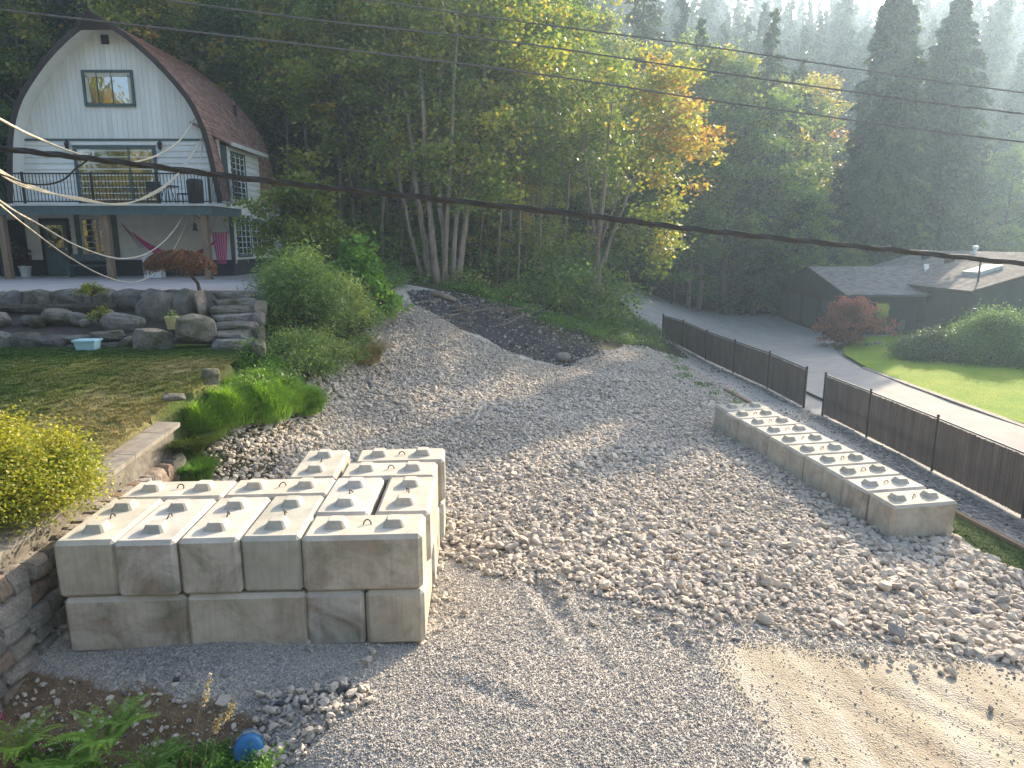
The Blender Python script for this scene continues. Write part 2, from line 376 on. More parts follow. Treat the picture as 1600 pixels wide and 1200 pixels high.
def rock_mesh(name, seed, m, sub=1, rough=.28, flat=.7):
    r = np.random.default_rng(seed); bm = bmesh.new(); bmesh.ops.create_icosphere(bm, subdivisions=sub, radius=1)
    planes = [Vector(r.normal(size=3)).normalized() for _ in range(9)]
    for v in bm.verts:
        d = v.co.normalized(); k = 1.0
        for p in planes:
            t = d.dot(p)
            if t > .2: k = min(k, .62/t if t > .62 else k)
        v.co = d*k*(1+r.normal()*rough*.25)
    for v in bm.verts: v.co.z *= flat; v.co.y *= .8
    me = bpy.data.meshes.new(name); bm.to_mesh(me); bm.free(); me.materials.append(m)
    a = me.attributes.new('tint', 'FLOAT', 'FACE'); a.data.foreach_set('value', [float(r.random())]*len(me.polygons))
    return me
rocks = proto_coll('rock_shapes', [rock_mesh('rock', 100+i, M['rock'], 2 if i < 5 else 1) for i in range(9)])
pebs = proto_coll('pebble_shapes', [rock_mesh('pebble', 200+i, M['pebble'], 1) for i in range(6)])
def rnd_pts(n_, x0, x1, y0, y1, dens=None):
    x = rng.uniform(x0, x1, n_*3); y = np.exp(rng.uniform(np.log(y0), np.log(y1), n_*3)) if dens == 'near' else rng.uniform(y0, y1, n_*3)
    vis = np.abs(x) < y*.80+1.2
    return x[vis][:n_], y[vis][:n_]
x, y = rnd_pts(200000, -7, 12, 8, 40)
k = softpoly(x, y, ROCKS, .12, 41); x, y = x[k], y[k]
big = .72+.30*smooth(.2, .8, .5+.5*wav(x, y, .9, 77))+.35*smooth(4, 8, x)*smooth(17, 12, y)
s = np.exp(rng.normal(-2.80, .30, len(x)))*big
s = np.clip(s, .025, .15); s[rng.random(len(s)) < .12] *= 1.35
edge = inpoly(x, y, DARK)
keep = ~edge | (rng.random(len(x)) < .1); x, y, s = x[keep], y[keep], s[keep]
xo, yo = rnd_pts(30000, -2, 12, 7, 13); ko = ~softpoly(xo, yo, ROCKS, .12, 41) & softpoly(xo, yo+.45+.5*wav(xo, yo, 1.5, 44), ROCKS, .5, 45, 1.7) & (rng.random(len(xo)) < .22); xo, yo = xo[ko], yo[ko]
so_ = np.clip(np.exp(rng.normal(-3.35, .45, len(xo))), .018, .1); x, y, s = np.concatenate([x, xo]), np.concatenate([y, yo]), np.concatenate([s, so_])
z = gz(x, y)+s*rng.uniform(-.1, .75, len(x))
tint = np.clip(rng.normal(.52, .2, len(x))+wav(x, y, .5, 9)*.12-.20*smooth(15.5, 19, y+.45*x)*smooth(-2, -4, x-0*y), .12, 1)
e3 = rng.uniform(-.5, .5, (len(x), 3)); e3[:, 2] = rng.uniform(0, 6.28, len(x))
tag(scatter('crushed_rock', np.stack([x, y, z], 1), e3, np.stack([s, s*rng.uniform(.7, 1.1, len(s)), s*rng.uniform(.65, 1.05, len(s))], 1), tint, rocks, 9), None)
# fine gravel: small crushed stones over the near pad and thinly over the dirt
x, y = rnd_pts(300000, -7, 12, 5.2, 14, 'near')
notp = ~softpoly(x, y, ROCKS, .12, 41); dz = softpoly(x, y, DIRT, .42, 11, 1.6); sz = softpoly(x, y, SOIL, .2, 21, 2.2)
ZD = blur(softpoly(XX, YY, DIRT, .45, 11, 1.6), 9); zd = ZD[np.clip(np.searchsorted(GY, y), 0, len(GY)-1), np.clip(np.searchsorted(GX, x), 0, len(GX)-1)]
keep = notp & (rng.random(len(x)) < 1-.965*smooth(.12, .85, zd+.25*wav(x, y, 2.7, 72))) & (~sz | (rng.random(len(x)) < .05)) & ~((x < -6.1)) & ~((x > 9.2) & (y > 10))
x, y = x[keep], y[keep]; s = np.clip(np.exp(rng.normal(-4.45, .33, len(x))), .007, .03)
s[rng.random(len(s)) < .004] *= 2.0
e3 = rng.uniform(-.6, .6, (len(x), 3)); e3[:, 2] = rng.uniform(0, 6.28, len(x))
tint = np.clip(rng.normal(.52, .24, len(x))-.30*smooth(.3, .65, wav(x, y, 1.1, 14))-.3*np.exp(-((x-1.0)**2+(y-10.4)**2)/.35), 0, 1)
scatter('fine_gravel', np.stack([x, y, gz(x, y)+s*.4], 1), e3, np.stack([s, s, s], 1), tint, pebs, 6)
# stones washed over the dirt and the soil bank, and round the spill at the corner of the stack
def stone_field(name, poly, cnt, mu, sd=.35, amp=.15, tm=.5, lift=.3):
    P = np.array(poly); x = rng.uniform(P[:, 0].min(), P[:, 0].max(), cnt*3); y = rng.uniform(P[:, 1].min(), P[:, 1].max(), cnt*3)
    k = softpoly(x, y, poly, amp, 61); x, y = x[k][:cnt], y[k][:cnt]; s = np.exp(rng.normal(mu, sd, len(x)))
    e3 = rng.uniform(-.6, .6, (len(x), 3)); e3[:, 2] = rng.uniform(0, 6.28, len(x))
    scatter(name, np.stack([x, y, gz(x, y)+s*lift], 1), e3, np.stack([s, s*.85, s*.8], 1), np.clip(rng.normal(tm, .25, len(x)), 0, 1), rocks, 9)
stone_field('stone_spill', [(-3.0,7.55),(-1.75,7.5),(-1.5,7.25),(-2.0,6.9),(-2.35,6.3),(-3.0,6.0),(-3.4,6.5),(-2.9,6.9)], 620, -3.2, .4, .06, .42, .5)
stone_field('scattered_stones', [(-5.9,7.75),(-3,7.7),(-3,5.5),(-6.2,5.5)], 800, -3.6, .45, .1, .45)
stone_field('edge_stones', [(5.2,9.9),(8.2,10.2),(9.5,10.8),(10,9),(7,8.3),(4.5,8.6),(3.6,9.2)], 700, -3.7, .4, .3, .5)
stone_field('debris_stones', DARK, 3200, -3.1, .4, .2, .02)

# ---------------------------------------------------------------- concrete blocks
BL, BH = 1.524, .762; CH = .052
def block_body():
    bm = bmesh.new(); bmesh.ops.create_cube(bm, size=1)
    for v in bm.verts: v.co = Vector((v.co.x*BL, v.co.y*BH, (v.co.z+.5)*BH))
    bmesh.ops.bevel(bm, geom=list(bm.edges), offset=CH, segments=1, affect='EDGES')
    for v in bm.verts:
        v.co += Vector((math.sin(v.co.y*9+v.co.z*5), math.cos(v.co.x*7), math.sin(v.co.x*5+v.co.y*8)))*.003
    me = bpy.data.meshes.new('body'); bm.to_mesh(me); bm.free(); me.materials.append(M['concrete']); return me
def stud_mesh():
    m = MB(); b, t, h = .145, .098, .105
    def ring(r, z):
        c = r*.78; return [(-c,-r,z),(c,-r,z),(r,-c,z),(r,c,z),(c,r,z),(-c,r,z),(-r,c,z),(-r,-c,z)]
    vs = ring(b+.012, 0)+ring(b, .006)+ring(t, h-.008)+ring(t-.01, h)
    fs = [(i*8+j, i*8+(j+1) % 8, (i+1)*8+(j+1) % 8, (i+1)*8+j) for i in range(3) for j in range(8)]+[tuple(24+j for j in range(8))]
    return m.add(vs, fs).mesh('stud', M['concrete'])
def loop_mesh():
    pts = [(.05*math.cos(a), .012*math.sin(2*a), .07*math.sin(a)-.004) for a in np.linspace(0, math.pi, 9)]
    return MB().tube(pts, .009, 6).mesh('lifting_loop', M['rust'])
bbody, bstud, bloop = block_body(), stud_mesh(), loop_mesh()
bi = [0]
def block(loc, rz, label, group, studs=True, tilt=0.0, loop_rot=0):
    bi[0] += 1
    o = empty('concrete_block', loc, rz); o.rotation_euler = (tilt, 0, rz)
    tag(o, label, 'concrete block', group)
    p = link('body', bbody, o); p.pass_index = bi[0]
    if studs:
        for s_ in (-1, 1):
            q = link('stud', bstud, o, (s_*BL*.25, 0, BH-.004)); q.pass_index = bi[0]
        q = link('lifting_loop', bloop, o, (0.02, 0, BH)); q.rotation_euler = (random.uniform(-.5, .5), 0, loop_rot+random.uniform(-.4, .4))
    return o
SX, SY, SYAW = -5.728, 8.171, .05
GR1 = 'concrete blocks stacked in two layers beside the stone wall'
def sblock(u, v, layer, lng, label, studs=True, du=0, dv=0, dr=0):
    """u, v = lower corner in half block units; lng: long side along the row"""
    g = .768
    if lng: cu, cv, rz = (u+1)*g, (v+.5)*g, 0
    else: cu, cv, rz = (u+.5)*g, (v+1)*g, math.pi/2
    cu += du; cv += dv; c_, s_ = math.cos(SYAW), math.sin(SYAW)
    return block((SX-.02+cu*c_-cv*s_, SY+cu*s_+cv*c_, layer*.77), SYAW+rz+dr, label, GR1, studs, 0, 0)
sblock(0, 0, 1, False, 'grey end-on block at the left front corner of the top layer', dr=.012, dv=.01)
sblock(1, 0, 1, False, 'brown-stained block end-on in the top layer, second from the left front corner', dr=-.004, dv=-.03)
sblock(2, 0, 1, False, 'greenish block end-on in the top layer, third from the left front corner', dr=.004, dv=.0)
sblock(3, 0, 1, False, 'cracked pale block end-on in the top layer, left of the long front block', dr=-.006, dv=.03)
sblock(4, 0, 1, True, 'long moss-streaked concrete block at the right front corner of the top layer', dr=.004)
sblock(4, 1, 1, False, 'left block of the end-on pair behind the long mossy front block', du=-.01, dv=.03, dr=-.02)
sblock(5, 1, 1, False, 'right block of the end-on pair behind the long mossy front block', du=.06, dv=.02, dr=-.012)
sblock(0, 2, 1, True, 'broadside block in the top layer touching the stone wall, behind the end-on blocks', du=.04, dv=.0)
sblock(2, 2, 1, True, 'broadside block in the top layer at the middle of the stack, behind the greenish block', du=.02, dv=.03, dr=.012)
sblock(4, 3, 1, True, 'broadside block second from the rear at the right side of the stack', du=.04, dv=.02)
sblock(4, 4, 1, True, 'rearmost broadside block at the right rear corner of the stack', du=.14, dv=.05, dr=.03)
sblock(3, 3, 1, False, 'end-on block at the left rear of the stack, next to the bare rocks', du=-.02, dv=.03, dr=.02)
sblock(0, 0, 0, True, 'clean blue-grey broadside block at the left front corner of the bottom layer', studs=False, dr=.004, du=.05)
sblock(2, 0, 0, True, 'dark-stained broadside block in the bottom layer, second from the left', studs=False, du=.04)
sblock(4, 0, 0, False, 'grey end-on block in the bottom layer, second from the right front corner', studs=False, du=.0)
sblock(5, 0, 0, False, 'brownish cracked end-on block at the right front corner of the bottom layer', studs=False, du=.01)
sblock(5, 2, 0, False, 'bottom layer block in the middle of the sunlit right side of the stack', studs=False, du=.05)
sblock(4, 4, 0, True, 'bottom layer block at the rear end of the sunlit right side', studs=False, du=.12, dv=.05)
for u, v, lg in ((0, 1, True), (2, 1, True), (0, 2, True), (2, 2, True), (3, 3, False)):
    b_ = sblock(u, v, 0, lg, 'bottom layer block hidden inside the stack beside the stone wall', studs=False)
GR2 = 'row of ten concrete blocks along the fence'
ordn = ['nearest block of the row by the fence, a step apart from the others', 'second nearest block in the row by the fence', 'third block from the near end of the row by the fence',
 'fourth block from the near end of the row by the fence', 'fifth block from the near end of the row by the fence', 'sixth block from the near end of the row by the fence',
 'seventh block from the near end of the row by the fence', 'third block from the far end of the row by the fence', 'second block from the far end of the row by the fence', 'farthest block of the row, its rear side against the bare rocks']
RX, RY, RZ, RYAW, RT = 7.744, 13.509, -.834, .20, .045
for i in range(10):
    v = .381+i*.776+(.03 if i > 0 else 0)+(.02 if i > 5 else 0); u = BL/2+random.uniform(-.05, .05)+(.03 if i == 0 else 0)
    b_ = block((RX+u*math.cos(RYAW)-v*math.sin(RYAW), RY+u*math.sin(RYAW)+v*math.cos(RYAW), RZ+v*RT), RYAW+random.uniform(-.018, .018), ordn[i], GR2, True, RT)

# ---------------------------------------------------------------- stone pieces
def stone_mat(name, a, b, c=None, moss=.0):
    n = N(name); co = n.n('ShaderNodeNewGeometry').outputs['Position']
    oi = n.n('ShaderNodeObjectInfo').outputs['Random']; f = n.ramp(oi, [(0, a), (.55, b), (1, c or a)])
    f = n.mix(1, f, n.ramp(n.noise(5, 6, .65, co), [(.3, .65), (.7, 1.2)]), 'MULTIPLY')
    if moss: f = n.mix(n.ramp(n.noise(1.6, 5, .6, co), [(.5, 0), (.65, moss)]), f, (.06, .07, .025))
    vo = n.n('ShaderNodeTexVoronoi', Scale=5.0, feature='DISTANCE_TO_EDGE'); n.l(co, vo.inputs['Vector'])
    crack = n.ramp(vo.outputs[0], [(0, 0), (.06, 1)]); f = n.mix(.35, f, n.mix(1, f, n.ramp(n.noise(30, 5, .7, co), [(.35, .45), (.65, 1.35)]), 'MULTIPLY'))
    return n.pbr(f, .92, n.bump(crack, .25, .02, n.bump(n.noise(18, 7, .7, co), 1.0, .05)), 0, .15)
M['stone'] = stone_mat('wall_stone', (.24, .21, .18), (.42, .38, .33), (.30, .21, .15))
M['stone_dark'] = stone_mat('mossy_stone', (.13, .122, .112), (.25, .235, .215), (.16, .15, .12), .85)
M['mortar'] = simple('earth_mortar', (.20, .18, .15), (.09, .08, .065), 8, .95, .5, 40)
M['cap'] = simple('weathered_cap', (.30, .27, .23), (.16, .14, .12), 5, .9, .5, 30)
def boulder_shape(seed, sub=2, boxy=.5, pmin=.40):
    r = np.random.default_rng(seed); bm = bmesh.new()
    bmesh.ops.create_cube(bm, size=1); bmesh.ops.subdivide_edges(bm, edges=list(bm.edges), cuts=3, use_grid_fill=True)
    pl = [(Vector(r.normal(size=3)).normalized(), r.uniform(pmin, .60)) for _ in range(9)]
    for v in bm.verts:
        c = v.co; q = c.normalized()*.58; p = c.lerp(q, 1-boxy)
        for pn, pd in pl:
            e = p.dot(pn)-pd
            if e > 0: p = p-pn*e
        v.co = p+Vector(r.normal(size=3))*.012
    me = bpy.data.meshes.new('stone'); bm.to_mesh(me); bm.free()
    return me
def with_mat(me, m): me.materials.append(m); return me
flat_stones = [with_mat(boulder_shape(300+i, boxy=.86, pmin=.54), M['stone']) for i in range(8)]
dark_stones = [with_mat(boulder_shape(320+i, boxy=.62), M['stone_dark']) for i in range(8)]
round_stones = [with_mat(boulder_shape(340+i, boxy=.22), M['stone_dark']) for i in range(6)]
def stone_at(name, ms, parent, loc, size, rot=(0, 0, 0)):
    o = link(name, random.choice(ms), parent, loc); o.scale = size; o.rotation_euler = rot; return o
# retaining wall on the left: runs from the foreground back to the end post, face looks right
WY0, WY1 = 5.4, 13.1
def wx(yy): return -6.05-(yy-8)*.035
def wtop(yy): return 1.42+.055*(yy-7) if yy > 7 else 1.42-.1*(7-yy)
wall = tag(empty('retaining_wall', (wx(9), 9, 0)), 'dry-laid fieldstone retaining wall with weathered cap on the left, beside the block stack', 'stone wall')
m = MB()
ys = np.linspace(WY0, WY1, 14)
for a, b in zip(ys[:-1], ys[1:]):
    m.add([(wx(a)-.12, a, -1.6), (wx(b)-.12, b, -1.6), (wx(b)-.30, b, wtop(b)-.05), (wx(a)-.30, a, wtop(a)-.05), (wx(a)-.55, a, -1.6), (wx(b)-.55, b, -1.6), (wx(b)-.60, b, wtop(b)-.05), (wx(a)-.60, a, wtop(a)-.05)],
          [(0,1,2,3),(7,6,5,4),(3,2,6,7),(0,3,7,4),(1,5,6,2)])
o = m.build('mortar_core', M['mortar'], wall); o.location = -wall.location
nst = 0
zrow = -1.25
rowh = [.2, .2, .19, .22, .2, .23, .2, .24, .26, .28, .3]
zz = -1.3
for ri, h in enumerate(rowh):
    yy = WY0+random.uniform(0, .2)
    while yy < WY1-.06:
        wl = random.uniform(.28, .6) if zz < .9 else random.uniform(.16, .38)
        wl = min(wl, WY1-yy); yc = yy+wl/2; top = wtop(yc)-.08
        zc = zz+h/2+.02*math.sin(yc*2)
        if zc-h/2 > G(wx(yc), yc)-.25 and zc < top-.06 and nst < 292 and wl > .1:
            hh = min(h, top-zz) if zz+h > top else h
            fx = wx(yc)-.10-.13*(zc/1.5 if zc > 0 else 0)
            stone_at('stone', flat_stones, wall, Vector((fx, yc, zc))-wall.location, (.30+random.uniform(-.04, .07), wl*1.04, hh*1.02),
                     (random.uniform(-.05, .05), 0, random.uniform(-.07, .07))); nst += 1
        yy += wl+.015
    zz += h
yy = WY0
while yy < WY1-.05:      # cap slabs
    wl = min(random.uniform(.7, 1.25), WY1+.05-yy); m = MB(); a, b = yy+.008, yy+wl-.008; t = .085
    m.add([(wx(a)-.17, a, wtop(a)-.06), (wx(b)-.17, b, wtop(b)-.06), (wx(b)-.58, b, wtop(b)-.04), (wx(a)-.58, a, wtop(a)-.04),
           (wx(a)-.16, a, wtop(a)-.06+t), (wx(b)-.16, b, wtop(b)-.06+t), (wx(b)-.60, b, wtop(b)-.04+t), (wx(a)-.60, a, wtop(a)-.04+t)],
          [(0,3,2,1),(4,5,6,7),(0,1,5,4),(1,2,6,5),(2,3,7,6),(3,0,4,7)])
    o = m.build('cap_slab', M['cap'], wall); o.location = -wall.location
    yy += wl
# ---------------------------------------------------------------- upper lawn, bed, patio
def lawn_z(x, y):
    x = np.asarray(x, float); y = np.asarray(y, float)
    return 1.42+smooth(7, 17.5, y)*1.16+wav(x, y, 1.2, 88)*.03-.25*smooth(7.5, 4, y)
LY = np.linspace(3.5, 18.2, 75)
def lawn_edge(y): return np.interp(y, [3.5, 8, 13.1, 13.6, 15, 16.5, 17.4, 18.2], [-6.5, -6.62, -6.78, -6.55, -6.35, -6.5, -7.1, -7.3])
T = np.linspace(0, 1, 60)
LX = lawn_edge(LY)[:, None]*(1-T[None]**1.0)+(-26)*T[None]
LYY = np.repeat(LY[:, None], len(T), 1); LZ = lawn_z(LX, LYY)
nearw = LY < 13.15; LX[:, 0] = np.where(nearw, -6.05-(LY-8)*.035-.40, LX[:, 0]+.35); LX[:, 1] = np.where(nearw, LX[:, 0]-.25, LX[:, 1])
LZ[:, 0] = np.where(nearw, 1.42+.055*(LY-7)-.03, np.minimum(gz(LX[:, 0], LY)-.06, LZ[:, 0]-.1)); LZ[:, 1] = np.where(nearw, LZ[:, 0]+.03, LZ[:, 1])   # the bank side rolls down to the rocks
n = N('dry_lawn'); pos = n.n('ShaderNodeNewGeometry').outputs['Position']
f1 = n.noise(.55, 5, .6, pos); f2 = n.noise(16, 5, .7, pos)
sy = n.n('ShaderNodeSeparateXYZ'); n.l(pos, sy.inputs[0])
green = n.ramp(f2, [(.3, (.045, .075, .018)), (.7, (.13, .17, .04))]); dry = n.ramp(f2, [(.3, (.24, .18, .08)), (.7, (.46, .36, .19))])
wear = n.math('MULTIPLY', n.ramp(f1, [(.4, 0), (.62, 1)]), n.ramp(n.math('MULTIPLY', sy.outputs[1], .05), [(.38, .5), (.5, 1), (.74, .9), (.86, .0)]))
M['dry_lawn'] = n.pbr(n.mix(wear, green, dry), .95, n.bump(f2, .7, .04), 0, .1)
idx = np.arange(LX.size).reshape(LX.shape)
F = np.stack([idx[:-1, :-1], idx[1:, :-1], idx[1:, 1:], idx[:-1, 1:]], -1).reshape(-1, 4)
tag(link('upper_lawn', np_mesh('upper_lawn', np.stack([LX, LYY, LZ], -1).reshape(-1, 3), F, M['dry_lawn'], None, True)), kind='structure')
def sheet(name, pts, z, m, thick=.1, kind='structure'):
    k = len(pts); zs = z if hasattr(z, '__len__') else [z]*k
    b = MB(); b.add([(p[0], p[1], zz) for p, zz in zip(pts, zs)]+[(p[0], p[1], zz-thick) for p, zz in zip(pts, zs)],
                    [tuple(range(k)), tuple(range(2*k-1, k-1, -1))]+[(i, i+k, (i+1) % k+k, (i+1) % k) for i in range(k)])
    o = b.build(name, m); 
    if kind: tag(o, kind=kind)
    return o
M['patio'] = simple('patio_concrete', (.42, .38, .36), (.33, .30, .29), 1.5, .85, .25, 40)
M['mulch'] = simple('dark_mulch', (.085, .065, .055), (.03, .025, .022), 25, .95, .8, 60, .03)
upw = [(-24, 18.3), (-17.4, 18.9), (-16, 19.7), (-14, 20.3), (-12, 20.5), (-10.2, 20.5), (-9.15, 20.2)]     # line of the upper bed wall
sheet('patio', upw+[(-8.95, 20.5), (-7.2, 20.5), (-6.9, 23), (-7.2, 30), (-9, 31), (-11.6, 33), (-24, 33)], 3.8, M['patio'], .5)
sheet('garden_bed', [(-24, 17.75), (-9.1, 17.75), (-9.1, 20.4), (-24, 20.6)], [2.84, 2.84, 3.25, 3.25], M['mulch'], .4)
lw = tag(empty('garden_wall', (-14, 17.7, 2.6)), 'low mossy stone wall along the back of the lawn, under the mulch bed', 'stone wall')
xx = -23.5
while xx < -9.2:
    wl = random.uniform(.3, .75); h = random.uniform(.3, .46)
    if random.random() < .35:
        h1 = h*random.uniform(.45, .6)
        stone_at('stone', dark_stones, lw, Vector((xx+wl/2, 17.62, 2.5+h1/2))-lw.location, (wl*1.06, .42, h1*1.1), (0, 0, random.uniform(-.1, .1)))
        stone_at('stone', dark_stones, lw, Vector((xx+wl/2, 17.68, 2.5+h1+(h-h1)/2+.03))-lw.location, (wl*1.08, .44, (h-h1)*1.15), (0, 0, random.uniform(-.1, .1)))
    else:
        stone_at('stone', dark_stones, lw, Vector((xx+wl/2, 17.64, 2.5+h/2))-lw.location, (wl*1.08, .45, h*1.12), (0, random.uniform(-.06, .06), random.uniform(-.1, .1)))
    xx += wl+.01
uw = tag(empty('patio_wall', (-14, 20, 3.3)), 'curved wall of big mossy stone blocks holding up the patio in front of the house', 'stone wall')
for (a, b) in zip(upw[:-1], upw[1:]):
    A, B = Vector((a[0], a[1], 0)), Vector((b[0], b[1], 0)); L_ = (B-A).length; t = 0; ang = math.atan2(B.y-A.y, B.x-A.x)
    while t < L_-.05:
        wl = min(random.uniform(.55, 1.15), L_-t); p = A+(B-A)*((t+wl/2)/L_)
        stone_at('stone', dark_stones, uw, Vector((p.x, p.y-.08, 3.52))-uw.location, (wl*1.07, .5, random.uniform(.62, .76)), (0, random.uniform(-.05, .05), ang))
        t += wl
# edging board of the bed
tag(MB().beam((-24, 18.0, 3.33), (-16.2, 19.35, 3.42), .06, .16).beam((-16.2, 19.35, 3.42), (-11.3, 20.1, 3.42), .06, .1).build('bed_edging', simple('old_timber', (.16, .14, .12), (.07, .06, .055), 8, .9, .4, 30)), 'weathered board edging on the mulch bed under the patio wall', 'edging')
GRB = 'boulders lying in the mulch bed'
bl = [(-15.9,18.9,.42),(-15.3,18.75,.62),(-14.65,18.7,.58),(-14.0,18.75,.34),(-13.6,18.65,.6),(-12.95,18.8,.34),(-12.6,18.6,.5),(-12.15,18.85,.62),(-11.6,18.75,.5),(-11.35,18.65,.3),(-10.85,18.8,.6)]
for i, (x_, y_, s_) in enumerate(bl):
    o = stone_at('boulder', round_stones, None, (x_, y_, 3.0+s_*.2+(y_-18.6)*.3), (s_*1.15, s_*.8, s_*.72), (random.uniform(-.2, .2), random.uniform(-.2, .2), random.uniform(0, 3)))
    tag(o, 'rough grey boulder in the line of stones across the mulch bed', 'boulder', GRB)
tag(stone_at('boulder', round_stones, None, (-10.15, 18.35, 3.13), (1.0, .6, .5), (0, .05, .1)), 'smooth oval boulder lying in the mulch bed left of the yellow flowerpot', 'boulder', GRB)
tag(stone_at('boulder', round_stones, None, (-7.95, 17.55, 3.03), (.95, .75, .72), (0, 0, .7)), 'rounded grey boulder beside the foot of the stone steps', 'boulder', GRB)
tag(stone_at('boulder', dark_stones, None, (-9.75, 19.35, 3.42), (1.0, .6, .85), (0, 0, .1)), 'squarish dark boulder standing in the bed under the small tree', 'boulder', GRB)
tag(stone_at('boulder', dark_stones, None, (-8.95, 19.3, 3.35), (.55, .55, 1.15), (0, .05, .1)), 'tall mossy brown stone left of the steps, under the red-leaved tree', 'boulder', GRB)
tag(stone_at('boulder', dark_stones, None, (-8.42, 19.15, 3.42), (.18, .8, 1.05), (0, -.12, .2)), 'upright grey slab leaning beside the upper steps', 'boulder', GRB)
tag(stone_at('boulder', dark_stones, None, (-8.85, 17.3, 2.82), (.95, .6, .5), (0, .1, .3)), 'flat-topped grey rock at the right end of the low garden wall', 'boulder', GRB)
# steps
st = tag(empty('stone_steps', (-7.5, 17.1, 2.5)), 'flight of seven mossy stone steps from the lawn up to the patio', 'steps')
for i in range(7):
    y_ = 17.15+i*.46; z_ = 2.62+(i+1)*.168; w_ = 1.62-.03*i
    o = stone_at('step', dark_stones, st, Vector((-6.92-.172*i, y_+.3, z_-.12))-st.location, (1.12, .74, .28), (0, 0, random.uniform(-.02, .02)))
for i in range(4):
    tag(stone_at('boulder', dark_stones if i % 2 else round_stones, None, (-6.28-.25*i, 17.3+i*.72, 2.6+i*.26), (.32, .5, .45), (0, 0, random.uniform(-.4, .4))), 'mossy stone edging the right side of the steps', 'boulder', 'stones edging the steps')
# stray stones on the lawn edge
for (px, py, sz, lb) in ((330, 603, .34, 'dark upright slab at the lawn edge above the bright grass clump'), (275, 650, .4, 'flat dark slate lying at the lawn edge near the end of the wall')):
    p = at(px, py, 14.6 if py < 620 else 13.4); tag(stone_at('slab', dark_stones, None, (p.x, p.y, float(lawn_z(p.x, p.y))+.03), (sz, .22, .12 if py > 620 else .34), (.1, .1, .6)), lb, 'stone')

# ---------------------------------------------------------------- vegetation kit
G_STOPS = [(0, (.04, .08, .025)), (.35, (.09, .16, .045)), (.7, (.16, .23, .055)), (.9, (.27, .30, .065)), (1, (.40, .34, .08))]
M['leaf_green'] = leafmat('broad_leaves', G_STOPS)
M['leaf_maple'] = leafmat('maple_leaves', [(0, (.05, .095, .03)), (.4, (.13, .19, .045)), (.62, (.25, .28, .055)), (.8, (.44, .35, .06)), (.93, (.50, .30, .06)), (1, (.38, .18, .07))])
M['leaf_conifer'] = leafmat('conifer_needles', [(0, (.016, .032, .022)), (.4, (.05, .085, .048)), (.75, (.11, .155, .065)), (1, (.18, .21, .07))], .22)
M['leaf_bright'] = leafmat('bright_leaves', [(0, (.05, .12, .022)), (.5, (.12, .25, .04)), (1, (.28, .42, .06))])
M['leaf_yellow'] = leafmat('yellow_leaves', [(0, (.06, .10, .02)), (.35, (.16, .20, .03)), (.7, (.30, .29, .035)), (1, (.46, .38, .05))])
M['leaf_shrub'] = leafmat('shrub_leaves', [(0, (.05, .10, .035)), (.5, (.13, .21, .065)), (.85, (.25, .31, .11)), (1, (.44, .40, .15))])
M['leaf_red'] = leafmat('red_leaves', [(0, (.07, .03, .02)), (.5, (.20, .09, .06)), (1, (.34, .19, .12))])
M['leaf_pink'] = leafmat('pink_leaves', [(0, (.06, .08, .03)), (.45, (.20, .07, .05)), (1, (.50, .17, .17))])
M['straw'] = leafmat('straw', [(0, (.20, .14, .06)), (1, (.46, .36, .18))], .2)
def barkmat(name, a, b):
    n = N(name); co = n.coord('Object'); mp = n.n('ShaderNodeMapping', Scale=(1, 1, .18)); n.l(co, mp.inputs[0])
    f = n.noise(9, 6, .65, mp.outputs[0]); return n.pbr(n.ramp(f, [(.3, b), (.65, a)]), .9, n.bump(f, .6, .03), 0, .2)
M['bark'] = barkmat('brown_bark', (.14, .105, .08), (.05, .038, .03))
M['bark_pale'] = barkmat('pale_bark', (.30, .235, .19), (.13, .10, .08))
def leaf_quads(P, L, W, tint, mat, up=.0, dirs=None, name='crown', r=rng):
    P = np.asarray(P, float); k = len(P)
    L = np.broadcast_to(L, (k,)); W = np.broadcast_to(W, (k,))
    nrm = r.normal(size=(k, 3)); nrm[:, 2] = np.abs(nrm[:, 2])+up; nrm /= np.linalg.norm(nrm, axis=1)[:, None]
    t = r.normal(size=(k, 3)) if dirs is None else dirs+r.normal(size=(k, 3))*.25
    t -= nrm*(t*nrm).sum(1)[:, None]; t /= np.linalg.norm(t, axis=1)[:, None]+1e-9; b = np.cross(nrm, t)
    V = np.empty((k, 4, 3)); V[:, 0] = P-t*L[:, None]/2; V[:, 1] = P+b*W[:, None]/2+t*L[:, None]*.05+nrm*W[:, None]*.12; V[:, 2] = P+t*L[:, None]/2; V[:, 3] = P-b*W[:, None]/2+t*L[:, None]*.05+nrm*W[:, None]*.12
    return np_mesh(name, V.reshape(-1, 3), np.arange(4*k).reshape(-1, 4), mat, tint)
def bend(a, b, n_, r, j):
    a = np.array(a, float); b = np.array(b, float); t = np.linspace(0, 1, n_)[:, None]
    p = a+(b-a)*t; L_ = np.linalg.norm(b-a); o = r.normal(size=(n_, 3))*j*L_*.3; o[0] = 0; o = np.cumsum(o, 0)*.6; o -= o[-1]*t; return p+o
